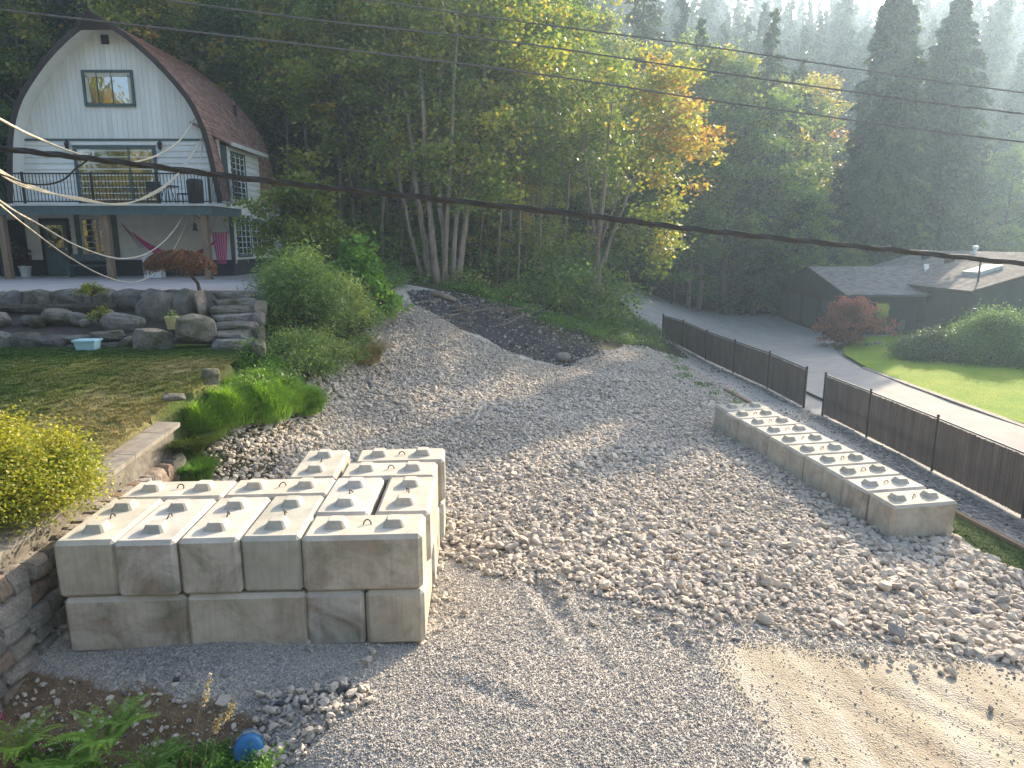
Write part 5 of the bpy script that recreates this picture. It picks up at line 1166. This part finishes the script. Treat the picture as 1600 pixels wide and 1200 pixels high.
wire('power_line', [(300,-35,17.5),(600,4,17.8),(800,32,18),(1100,72,18.3),(1400,117,18.8),(1600,145,19),(2000,196,19.5)], .018, M['line'], 'topmost and palest of the three thin power lines', 'power line', GW)
wire('utility_cable', [(-300,203,9.6),(0,232,9.6),(200,255,9.6),(420,283,9.7),(600,302,9.8),(900,335,10),(1100,360,10.2),(1350,386,10.5),(1600,412,10.8),(1900,440,11.2)], .027, M['cable'], 'thick twisted utility cable sagging across the whole view', 'cable', None, True)
GD = 'pale service wires drooping to the house corner'
wire('service_wire', [(-200,70,12),(0,186,15),(60,216,17.5),(125,241,20),(190,254,22.5),(240,245,24.5),(280,220,26.8),(304,186,29.2)], .028, M['rope'], 'uppermost pale drop wire, tied high on the house corner', 'wire', GD)
for k in range(3): wire('service_wire', [(-200,130-6*k,11),(0,266+3*k,15),(60,294+k*2,17.5),(125,313-k*2,20),(190,318+k,22.5),(240,304-2*k,24.5),(275,276-k,26),(300,240+k,27.8),(317,213,29.2)], .02, M['rope'], ['upper strand','middle strand','lower strand'][k]+' of the three pale drop wires crossing the balcony railing', 'wire', GD)
wire('service_wire', [(-200,160,11),(0,314,15),(60,350,17.5),(125,386,20),(190,404,22.5),(240,390,24.5),(280,348,26.6),(305,290,28),(318,214,29.2)], .022, M['rope'], 'long pale drop wire sagging in front of the lower window', 'wire', GD)
wire('service_wire', [(-200,150,10.5),(0,320,14.5),(50,360,16.5),(105,400,19),(160,430,21),(205,441,22.8),(240,428,24.2),(270,392,26),(297,330,27.8),(319,216,29.2)], .019, M['rope'], 'lowest pale drop wire, sagging down to the patio edge', 'wire', GD)
wire('loop_cable', [(-60,255,10),(0,272,9.9),(40,286,9.8),(75,288,9.75),(100,280,9.7),(118,264,9.65),(137,250,9.6)], .012, M['cable'], 'short dark loop of cable hooked onto the thick utility cable', 'cable')
hk = empty('rope_coil', (-11.95, 29.3, 9.3)); tag(hk, 'coil of dark wire hanging at the house corner below the uppermost drop wire', 'wire coil')
MB().tube([(.1*math.cos(a), .03*math.sin(2*a), -.3+.24*math.sin(a)) for a in np.linspace(0, 12.5, 40)], .012, 5).build('loops', M['cable'], hk)

# ---------------------------------------------------------------- shrubs, grass and small plants
def shrub_mesh(seed, r_, h, nst, per, L, W, mat, arch=.3, tb=.5, spread=.12, up=.3, base=.15):
    r = np.random.default_rng(seed); m = MB(); P = []; D = []; tn = []
    for i in range(nst):
        az = r.uniform(0, 6.283); q = math.sqrt(r.random()); ex = r_*q*r.uniform(.75, 1.15); hh = h*(math.sqrt(max(.05, 1-.75*q*q)))*r.uniform(.7, 1.08)
        b = np.array([math.cos(az), math.sin(az), 0])*r_*base*r.random(); d = np.array([math.cos(az), math.sin(az), 0])
        mid = b+d*ex*.45+np.array([0, 0, hh*.95]); e = b+d*ex+np.array([0, 0, hh*(1-arch*(.3+q))])
        t = np.linspace(0, 1, 7)[:, None]; cv = (1-t)**2*b+2*t*(1-t)*mid+t*t*e; m.tube(cv, list(np.linspace(.014, .004, 7)), 4, None, False)
        t = r.uniform(.2, 1, per)**.75; t = t[:, None]; c_ = (1-t)**2*b+2*t*(1-t)*mid+t*t*e; c_ = c_+r.normal(size=(per, 3))*spread*r_*(.5+t)
        P.append(c_); D.append(np.broadcast_to(d*.5, (per, 3))*np.sign(r.normal(size=(per, 1)))+r.normal(size=(per, 3))*.6+np.array([0, 0, -.2])); tn.append(np.clip(r.normal(tb+r.normal()*.12, .11, per)+.18*(t[:, 0]-.6), 0, 1))
    P = np.concatenate(P); D = np.concatenate(D); tn = np.concatenate(tn); P[:, 2] = np.maximum(P[:, 2], .0)
    return m.mesh('stems', M['bark'], True), leaf_quads(P, L*r.uniform(.6, 1.3, len(P)), W, tn, M[mat], up, D, 'foliage', r)
def shrub(name, loc, label, cat, group=None, rz=0, s=1.0, sz=None, **k):
    return plant(name, shrub_mesh(**k), loc, label, cat, group, rz, s, ('stems', 'foliage'), sz)
shrub('arching_shrub', g3(-6.5, 21.6), 'big silvery green arching shrub right of the stone steps', 'shrub', seed=1, r_=1.75, h=3.1, nst=150, per=190, L=.14, W=.035, mat='leaf_shrub', arch=.45, tb=.5)
shrub('arching_shrub', g3(-7.2, 23.6), 'grey-green shrub against the corner of the house, behind the arching shrub', 'shrub', seed=2, r_=1.3, h=2.3, nst=90, per=150, L=.13, W=.035, mat='leaf_shrub', arch=.4, tb=.42)
shrub('arching_shrub', g3(-5.5, 23.2), 'lighter feathery shrub between the arching shrub and the glossy bright green one', 'shrub', seed=9, r_=1.1, h=2.2, nst=80, per=150, L=.12, W=.035, mat='leaf_shrub', arch=.4, tb=.62)
plant('young_maple', broadleaf(71, 4.3, 1.5, .12, .05, 22, 300, .19, 'leaf_yellow', tintb=.22, clump=.42), g3(-7.9, 27.0), 'young yellow-green maple beside the rear corner of the house', 'tree')
shrub('glossy_shrub', g3(-5.75, 26.2), 'bright green large-leaved shrub at the top of the gravel slope, the taller left one', 'shrub', seed=3, r_=.95, h=2.5, nst=60, per=120, L=.24, W=.17, mat='leaf_bright', arch=.35, tb=.35)
shrub('glossy_shrub', g3(-4.95, 25.6), 'bright green large-leaved shrub hanging over the gravel, the lower right one', 'shrub', seed=4, r_=.8, h=1.6, nst=55, per=120, L=.22, W=.16, mat='leaf_bright', arch=.5, tb=.5)
shrub('bank_shrub', g3(-5.9, 18.7), 'soft light green bushy weeds at the foot of the arching shrub', 'shrub', seed=5, r_=1.05, h=1.35, nst=90, per=150, L=.09, W=.03, mat='leaf_shrub', arch=.35, tb=.55)
shrub('bank_shrub', g3(-6.5, 17.4), 'green leafy weeds beside the lowest stone step', 'shrub', seed=6, r_=.7, h=1.0, nst=60, per=130, L=.09, W=.03, mat='leaf_bright', arch=.35, tb=.3)
shrub('bank_shrub', g3(-5.5, 20.3), 'drying shrubby weeds at the edge of the gravel slope', 'shrub', seed=7, r_=.9, h=1.1, nst=70, per=110, L=.10, W=.03, mat='leaf_shrub', arch=.35, tb=.7)
def blades(seed, n_, h, spread, w=.012, lean=.55, name='blades', mat='leaf_bright', tb=.5, dome=0):
    r = np.random.default_rng(seed); az = r.uniform(0, 6.283, n_); rad = spread*np.sqrt(r.random(n_)); b = np.stack([np.cos(az)*rad, np.sin(az)*rad, dome*(1-(rad/spread)**2)*(1+.25*np.sin(az*3+seed))-dome*.12*(rad > spread*.9)], 1)
    hh = h*r.uniform(.5, 1.1, n_); a2 = az+r.normal(size=n_)*.7; d = np.stack([np.cos(a2), np.sin(a2), 0*a2], 1); ln = (hh*lean*r.uniform(.4, 1.5, n_))[:, None]; sd = np.stack([-d[:, 1], d[:, 0], 0*az], 1)*w*.5
    z = lambda f: np.stack([0*hh, 0*hh, hh*f], 1)
    m1 = b+d*ln*.25+z(.6); m2 = b+d*ln+z(.82)
    V = np.stack([b-sd, b+sd, m1+sd, m1-sd, m1-sd, m1+sd, m2+sd*.25, m2-sd*.25], 1)
    return np_mesh(name, V.reshape(-1, 3), np.arange(8*n_).reshape(-1, 4), M[mat], np.repeat(np.clip(r.normal(tb, .16, n_), 0, 1), 2))
def clump(name, loc, label, cat, me, rz=0, s=1, sz=None, group=None):
    o = link(name, me, None, loc); o.rotation_euler = (0, 0, rz); o.scale = (s, s, sz or s); return tag(o, label, cat, group)
GC = 'lush grass clumps at the edge of the upper lawn'
for i, (x_, y_, s_, h_, lb_) in enumerate([(-6.2, 14.8, .62, .42, 'bright green grass clump in the middle of the lawn edge'), (-5.75, 15.5, .7, .48, 'largest bright green grass clump, bulging over the rocks'), (-5.55, 16.4, .6, .42, 'bright green grass clump nearest the leafy weeds'), (-6.45, 14.1, .5, .36, 'bright grass clump below the dark upright slab'), (-5.2, 16.9, .5, .34, 'small low grass clump spilling onto the rocks'), (-6.3, 15.7, .55, .36, 'grass clump on the lawn side behind the largest one'), (-6.1, 16.6, .6, .38, 'grass clump on the lawn side at the foot of the weeds')]):
    clump('grass_clump', (x_, y_, G(x_, y_)-.03), lb_, 'grass clump', blades(500+i, 5600, .36, s_, .013, .8, 'grass_clump', 'leaf_bright', .82, h_), group=GC)
clump('grass_clump', (-6.5, 13.35, G(-6.5, 13.35)+.1), 'yellowing grass tuft drooping over the end of the stone wall', 'grass clump', blades(510, 3000, .5, .38, .013, 1.2, 'grass_clump', 'leaf_yellow', .2), group=GC)
clump('grass_clump', (-6.1, 12.9, G(-6.1, 12.9)), 'small green grass tuft at the foot of the wall end, by the rocks', 'grass clump', blades(511, 1800, .5, .3, .012, .6, 'grass_clump', 'leaf_bright', .3), group=GC)
clump('dry_grass', (-4.75, 22.2, G(-4.75, 22.2)), 'dry straw-coloured grass hanging over the gravel slope', 'grass clump', blades(512, 2200, .75, .5, .012, .9, 'dry_grass', 'straw', .5))
# covers nobody could count
n = N('turf_blades'); t_ = n.attr('tint', 'INSTANCER'); cc = n.ramp(t_, [(0, (.05, .10, .02)), (.35, (.10, .16, .03)), (.6, (.22, .22, .06)), (1, (.40, .31, .14))])
n.pbr(cc, .8, None, 0, .1); M['turf'] = n.m
def turf_proto(i): me = blades(520+i, 30, .06, .10, .007, .8, 'tuft', 'leaf_bright'); me.materials.clear(); me.materials.append(M['turf']); return me
tufts = proto_coll('tuft_shapes', [turf_proto(i) for i in range(4)])
def turf(name, x, y, z, tint, s=1.0):
    k = len(x); ss = rng.uniform(.7, 1.3, k)*s; scatter(name, np.stack([x, y, z], 1), np.stack([0*x, 0*x, rng.uniform(0, 6.28, k)], 1), np.stack([ss, ss, ss], 1), tint, tufts, 4)
k = 34000; y = rng.uniform(7.5, 17.7, k); x = rng.uniform(-19, -6.2, k); ok = (x < np.where(y < 13.15, -6.05-(y-8)*.035-.42, lawn_edge(y)+.05)) & (np.abs(x) < y*.82+1); x, y = x[ok], y[ok]
dry = np.clip(.5+wav(x, y, .55, 33)*.9+.25*wav(x, y, 2.2, 34)-.9*smooth(15.5, 17, y)+.15*smooth(15, 12, y), 0, 1)
ok = rng.random(len(x)) > dry*.55; turf('upper_lawn_grass', x[ok], y[ok], lawn_z(x[ok], y[ok])-.01, np.clip(dry[ok]+rng.normal(size=ok.sum())*.12, 0, 1), .9)
k = 5200; x = rng.uniform(8, 11.2, k); y = rng.uniform(10.3, 20, k); ok = inpoly(x, y, GRASSR); turf('verge_grass', x[ok], y[ok], gz(x[ok], y[ok]), rng.uniform(0, .4, ok.sum()), 1.2)
# weeds on the bank and along the top of the slope: low leafy cover
bank = [(-6.3, 15.8), (-5.9, 17.0), (-6.7, 18.6), (-6.3, 19.6), (-5.7, 19.4), (-6.4, 20.6), (-5.4, 21.4), (-5.1, 22.6), (-5.3, 24.3), (-6.4, 24.6), (-7.2, 25.5), (-6.6, 27.2), (-5.5, 28), (-5.2, 29.2), (-6.3, 29.5), (-7.6, 29), (-5.0, 30.6), (-6.8, 31.5), (-8.3, 30.8), (-8.6, 28.6), (-6.2, 22.8), (-6.9, 22.2)]
underbrush('bank_weeds', bank, 1500, .5, .55, .075, 'leaf_shrub', .5)
underbrush('slope_top_weeds', [(-3.4+.5*i, 32.6+.05*i) for i in range(12)]+[(2.4+.7*i, 34+1.0*i) for i in range(9)]+[(1.6+.5*i, 32.4+.4*i) for i in range(6)], 260, .4, .28, .10, 'leaf_bright', .25)
underbrush('verge_weeds', [(4.6+.45*(i % 8)+.2*(i//8), 34.5+1.5*(i//8)+.4*(i % 8)) for i in range(40)], 200, .4, .22, .10, 'leaf_shrub', .45)
underbrush('strip_weeds', [(8.0, 24.2), (7.7, 25.5), (7.4, 27), (7.2, 28.6), (7.6, 31), (7.9, 34), (8.1, 37), (8.3, 40), (8.3, 22.6)], 260, .25, .16, .06, 'leaf_bright', .2)
# foreground left bush above the wall
lo, cr = [], []
rb = np.random.default_rng(31); m = MB()
for i in range(130):
    u = rb.normal(size=3); u /= np.linalg.norm(u); u[2] = abs(u[2])*1.0-.25; e = u*np.array([1.15, 1.25, 1.05])*rb.uniform(.75, 1.05); m.tube([(0, 0, -.5), e*.5+np.array([0, 0, -.1]), e], [.02, .012, .004], 4, None, False)
    k = 260; cr.append(e*rb.uniform(.8, 1.02, (k, 1))+rb.normal(size=(k, 3))*np.array([.17, .17, .13])); lo.append(np.clip(rb.normal(.5+.25*u[2]+rb.normal()*.12, .14, k), 0, 1))
bush = empty('yellow_bush', (-7.05, 9.15, 1.95)); tag(bush, 'dense yellow-green bush spilling over the retaining wall at the left edge', 'bush')
m.build('stems', M['bark'], bush); cr = np.concatenate(cr); lo = np.concatenate(lo); link('foliage', leaf_quads(cr, .055, .034, lo, M['leaf_yellow'], .6), bush)
# laceleaf maple by the steps and small plants in the bed
lm = empty('laceleaf_maple', (-8.85, 20.1, 3.75)); tag(lm, 'small umbrella-shaped reddish brown maple above the patio wall by the steps', 'tree')
MB().tube([(0, 0, 0), (-.05, 0, .3), (-.22, 0, .5), (-.5, 0, .75), (-.9, .1, .85)], [.05, .045, .04, .03, .01], 6).tube([(-.22, 0, .5), (.05, .1, .8), (.2, .1, .95)], [.03, .02, .008], 5).tube([(-.4, 0, .68), (-.6, -.3, .85)], [.02, .008], 5).build('trunk', M['bark'], lm, True)
k = 9000; a_ = rb.uniform(0, 6.28, k); q_ = np.sqrt(rb.random(k)); P_ = np.stack([-.5+np.cos(a_)*q_*.98, np.sin(a_)*q_*.75, .62+.55*np.sqrt(1-q_**2*.9)-.25*rb.random(k)**2+.06*np.sin(a_*5+q_*4)], 1)
link('crown', leaf_quads(P_, .10, .028, rb.normal(.5, .2, k), M['leaf_red'], .2, np.stack([np.cos(a_)*.6, np.sin(a_)*.6, -.7+0*a_], 1)), lm)
def small_plant(x, y, z, r_, h, mat, label, seed): shrub('bed_plant', (x, y, z), label, 'plant', None, seed=seed, r_=r_, h=h, nst=34, per=26, L=.07, W=.03, mat=mat, arch=.5, tb=.5, spread=.1)
small_plant(-11.8, 19.9, 3.7, .42, .45, 'leaf_yellow', 'small yellow-brown shrub growing on top of the patio wall', 81)
small_plant(-10.75, 18.4, 3.05, .36, .65, 'leaf_yellow', 'small yellow-green plant in the mulch bed between the boulders', 82)
small_plant(-9.6, 28.9, 3.8, .3, .4, 'leaf_shrub', 'low green plant on the patio near the right corner of the house', 83)
# neighbour's garden
plant('flowering_shrub', broadleaf(91, 2.7, 1.75, .12, .06, 34, 420, .14, 'leaf_pink', tintb=.55, clump=.38), g3(20.7, 43.0, .05), 'round pink-red shrub on the lawn in front of the low dark house', 'shrub', sz=1.0)
shrub('weeping_shrub', g3(25.0, 36.0, .1), 'large weeping green mound of a shrub at the right edge of the lawn', 'shrub', seed=92, r_=3.2, h=3.3, nst=330, per=190, L=.17, W=.045, mat='leaf_shrub', arch=.75, tb=.42, spread=.06)
shrub('weeping_shrub', g3(21.9, 36.6, .1), 'lower dark green shrub on the left side of the weeping mound', 'shrub', seed=93, r_=1.9, h=1.9, nst=150, per=150, L=.16, W=.05, mat='leaf_conifer', arch=.6, tb=.6, spread=.07)
shrub('weeping_shrub', g3(26.5, 33.6, .1), 'low dark spreading shrub before the weeping mound, at the right edge', 'shrub', seed=94, r_=1.9, h=1.3, nst=130, per=140, L=.16, W=.05, mat='leaf_conifer', arch=.5, tb=.6, spread=.07)
GN_ = 'pale stones beside the pink shrub'
for i, (x_, y_) in enumerate([(19.7, 42.8), (20.0, 42.4), (21.6, 42.3), (22.3, 42.6), (19.3, 43.2)]): tag(stone_at('stone', round_stones, None, (x_, y_, G(x_, y_)+.2), (.4, .3, .25), (0, 0, i)), 'pale stone on the lawn by the foot of the pink shrub', 'stone', GN_)
# ferns and weeds in the foreground ditch
def fern_mesh(seed, nf=11, L=.62, mat='leaf_bright', tb=.55):
    r = np.random.default_rng(seed); P = []; D = []; S = []; m = MB(); tn = []
    for i in range(nf):
        az = i*2.4+r.normal()*.3; d = np.array([math.cos(az), math.sin(az), 0]); l = L*r.uniform(.75, 1.1); b = np.zeros(3); mid = d*l*.35+np.array([0, 0, l*.75]); e = d*l*.95+np.array([0, 0, l*.55])
        t = np.linspace(0, 1, 7)[:, None]; m.tube((1-t)**2*b+2*t*(1-t)*mid+t*t*e, list(np.linspace(.004, .0015, 7)), 3, None, False)
        sd = np.array([-d[1], d[0], 0])
        for f in np.linspace(.15, .99, 26):
            c_ = (1-f)**2*b+2*f*(1-f)*mid+f*f*e; ll = .15*l/.62*(1-f)**.75*min(1, f*4+.3)+.012
            for s_ in (1, -1): P.append(c_+sd*s_*ll*.5); D.append(sd*s_+d*.35+np.array([0, 0, -.12])); S.append(ll); tn.append(tb+r.normal()*.1)
    P, D, S = np.array(P), np.array(D), np.array(S); k = len(P)
    nrm = np.array([0, 0, 1.0])+r.normal(size=(k, 3))*.15; D /= np.linalg.norm(D, axis=1)[:, None]; b = np.cross(nrm, D); w_ = S[:, None]*.0+.011
    V = np.stack([P-D*S[:, None]/2, P+b*w_, P+D*S[:, None]/2, P-b*w_], 1)
    return m.mesh('stalks', M['straw']), np_mesh('fronds', V.reshape(-1, 3), np.arange(4*k).reshape(-1, 4), M[mat], np.clip(tn, 0, 1))
fm = [fern_mesh(601+i) for i in range(3)]+[fern_mesh(605, tb=.8)]
GF = 'ferns growing in the ditch below the block stack'
for i, (px, py, Y, s_, lb_) in enumerate([(165, 1155, 6.7, 1.15, 'bright fern in the middle of the ditch'), (115, 1190, 6.45, .95, 'fern standing left of the bright one'), (235, 1195, 6.5, .85, 'darker fern right of the bright one'), (30, 1165, 6.7, 1.0, 'fern at the left edge below the stone wall'), (190, 1090+30, 6.9, .7, 'young fern up against the brown soil bank'), (70, 1215, 6.3, .9, 'low fern at the bottom left corner')]):
    p = at(px, py, Y); z_ = G(p.x, p.y); plant('fern', fm[i % 4] if i else fm[3], (p.x, p.y, max(z_, p.z-.15) if z_ < p.z else z_), lb_, 'fern', GF, i*1.3, s_*.78, ('stalks', 'fronds'))
wd = []
for _ in range(46):
    px = rt.uniform(-40, 400); Y = rt.uniform(5.9, 6.75); p = at(px, 1200, Y); x_ = p.x
    if x_ > -2.75: continue
    wd.append((x_, Y))
underbrush('ditch_weeds', wd, 420, .16, .34, .045, 'leaf_bright', .35)
def stalk(px0, py0, px1, py1, Y, label):
    a, b = at(px0, py0, Y), at(px1, py1, Y+.15); o = empty('grass_stalk', a); tag(o, label, 'grass stalk', 'tall seeding grass stalks in the ditch'); b = b-a; mid = b*.5+Vector((-.03, 0, .04))
    P = spline([(0, 0, 0), mid, b], 8); MB().tube(P, .003, 4).build('stem', M['straw'], o)
    r = np.random.default_rng(int(px0)); k = 130; t = r.uniform(.72, 1.02, k); C_ = np.array([list(Vector((0, 0, 0)).lerp(b, q)) for q in t])+r.normal(size=(k, 3))*.018; link('seed_head', leaf_quads(C_, .024, .011, r.random(k)*.5+.5, M['straw'], .2), o)
stalk(296, 1215, 328, 1058, 6.2, 'tallest seeding grass stalk, standing against the brown bank'); stalk(330, 1190, 364, 1100, 6.1, 'leaning seeding grass stalk right of the tallest one'); stalk(318, 1200, 344, 1122, 6.0, 'short seeding grass stalk between the two taller ones')
p = at(225, 1200, 6.1); clump('grass_clump', (p.x, p.y, G(p.x, p.y)), 'wiry yellow grass tuft at the bottom of the ditch', 'grass clump', blades(540, 420, .62, .25, .006, .9, 'grass_clump', 'leaf_yellow', .35))
# blue drum, flagging tape
M['drum'] = simple('blue_drum', (.03, .17, .36), (.02, .11, .26), 5, .4, .1); M['film'] = simple('dirty_film', (.28, .32, .34), (.12, .13, .13), 6, .5, .3, 20)
p = gp(393, 1168); dr = empty('blue_drum', (p[0], p[1]-.05, G(*p)+.05), 1.0); dr.rotation_euler = (R(62), 0, R(20)); tag(dr, 'blue plastic drum half buried under the stone spill at the bottom left', 'drum')
MB().lathe([(.001, -.3), (.15, -.3), (.16, -.27), (.155, -.15), (.165, -.13), (.165, -.1), (.155, -.08), (.155, .12), (.165, .14), (.165, .17), (.15, .26), (.12, .28), (.001, .28)], n=20).build('body', M['drum'], dr, True)
MB().lathe([(.158, -.28), (.172, -.1), (.168, .1), (.172, .17)], n=10).build('plastic_film', M['film'], dr); 
sk_ = at(3, 1120, 7.3); o = empty('marking_tape', (sk_.x, sk_.y, sk_.z)); tag(o, 'pink marking tape hanging from the foot of the stone wall at the left edge', 'tape'); 
MB().beam((-.03, 0, -.3), (-.02, 0, .38), .03, .03).build('stake', M['wood'], o)
m = MB(); tp = spline([(-.02, -.03, .34), (.0, -.05, .2), (.03, -.05, .08), (.07, -.06, .0), (.09, -.06, -.05)], 5); m.add([q+Vector((-.012, 0, .004)) for q in tp]+[q+Vector((.012, 0, -.004)) for q in tp], [(i, i+1, len(tp)+i+1, len(tp)+i) for i in range(len(tp)-1)]); m.build('ribbon', simple('pink_tape', (.75, .06, .22), (.6, .04, .18), 5, .5, 0), o)
# single big stones
GL = 'single larger stones lying on the gravel'
M['bigstone'] = stone_mat('pale_boulder', (.34, .31, .26), (.48, .44, .37), (.40, .36, .30)); bs = [rock_mesh('stone', 700+i, M['bigstone'], 3, .12, .75) for i in range(4)]
for i, (px, py, s_, lb_) in enumerate([(925, 978, .085, 'solitary grey stone on the fine gravel right of the stack'), (1497, 1005, .2, 'largest pale boulder at the lower edge of the rock field'), (766, 738, .13, 'pale stone on the boundary of shade behind the stack'), (937, 733, .11, 'white flat stone in the middle of the rock field'), (482, 1157, .075, 'pale stone by the drum at the bottom of the stone spill'), (484, 1018, .07, 'small pointed stone leaning on the joint of the bottom blocks'), (873, 742, .08, 'dark flat stone in the middle of the rock field'), (1465, 1000, .13, 'greyish boulder left of the largest pale one'), (1262, 1190, .05, 'small dark stone on the tan dirt'), (1548, 1110, .07, 'grey stone on the tan dirt near the right edge'), (932, 1110, .05, 'pale pebble on the fine gravel near the bottom'), (1595, 1022, .15, 'boulder at the right edge below the rock field')]):
    p = gp(px, py); o = link('stone', bs[i % 4], None, (p[0], p[1], G(*p)+s_*.45)); o.scale = (s_, s_*.8, s_*.8); o.rotation_euler = (.2*i, .1, i*1.1); tag(o, lb_, 'stone', GL)
# brush, sticks and stump on the dark bank
M['deadwood'] = simple('dead_wood', (.30, .24, .18), (.14, .11, .085), 6, .9, .4)
GK = 'broken sticks strewn on the dark bank'
for i in range(46):
    px, py = random.gauss(760, 55), random.gauss(487, 11); p = gp(px, py); l = random.uniform(.5, 1.7); a_ = random.uniform(-.6, .9) if random.random() < .6 else random.uniform(0, 3.1); dx = Vector((math.cos(a_), math.sin(a_), random.uniform(-.05, .25)))*l/2
    o = link('stick', MB().tube([-dx, Vector((0, 0, random.uniform(-.03, .06))), dx], [.032, .025, .012], 5).mesh('stick', M['deadwood']), None, (p[0], p[1], G(*p)+.08+random.uniform(0, .12))); tag(o, 'pale broken stick lying on the dark bank under the alders', 'stick', GK)
p = gp(878, 563); tag(stone_at('boulder', round_stones, None, (p[0], p[1], G(*p)+.12), (.75, .5, .42), (0, 0, .4)), 'flat grey boulder at the foot of the dark bank', 'boulder')
p = gp(672, 461); q = gp(712, 474); o = link('fallen_log', MB().tube([(0, 0, 0), ((q[0]-p[0])*.5, (q[1]-p[1])*.5, (G(*q)-G(*p))*.5+.04), (q[0]-p[0], q[1]-p[1], G(*q)-G(*p))], [.12, .13, .10], 8).mesh('fallen_log', M['bark_pale'], True), None, (p[0], p[1], G(*p)+.12)); tag(o, 'grey log lying at the top of the dark bank below the alders', 'log')
p = gp(795, 488); o = link('plank', MB().beam((-.75, -.1, 0), (.75, .1, .05), .12, .04).mesh('plank', M['cap']), None, (p[0], p[1], G(*p)+.12)); tag(o, 'pale board lying among the sticks on the dark bank', 'board')
# trees across the road behind the camera, seen in the window glass
for i, (x_, y_, s_) in enumerate([(-46, -22, 1.0), (-38, -26, 1.1), (-31, -20, .9), (-25, -25, 1.1), (-18, -21, 1.0), (-11, -26, 1.1), (-4, -22, .95), (4, -27, 1.1), (12, -23, 1.0), (-34, -36, 1.3), (-20, -36, 1.3), (-6, -37, 1.3), (9, -38, 1.3)]):
    pr = golden_maples[i % 2]; plant('maple_tree', pr, (x_, y_, G(x_, y_)-.3), 'autumn maple across the road, mirrored in the house windows', 'tree', 'maples across the road behind the viewer', i, s_*1.15, sz=s_*1.75)
# ---------------------------------------------------------------- haze: one closed box of even pale air
hz = N('haze'); pv = hz.n('ShaderNodeVolumePrincipled', Density=HAZE_DENSITY, Anisotropy=HAZE_G); pv.inputs['Color'].default_value = col4(HAZE_COLOR); hz.l(pv.outputs[0], hz.out.inputs['Volume'])
tag(MB().box(-525, 525, -255, 485, -3, 108).build('haze', hz.m), kind='stuff')
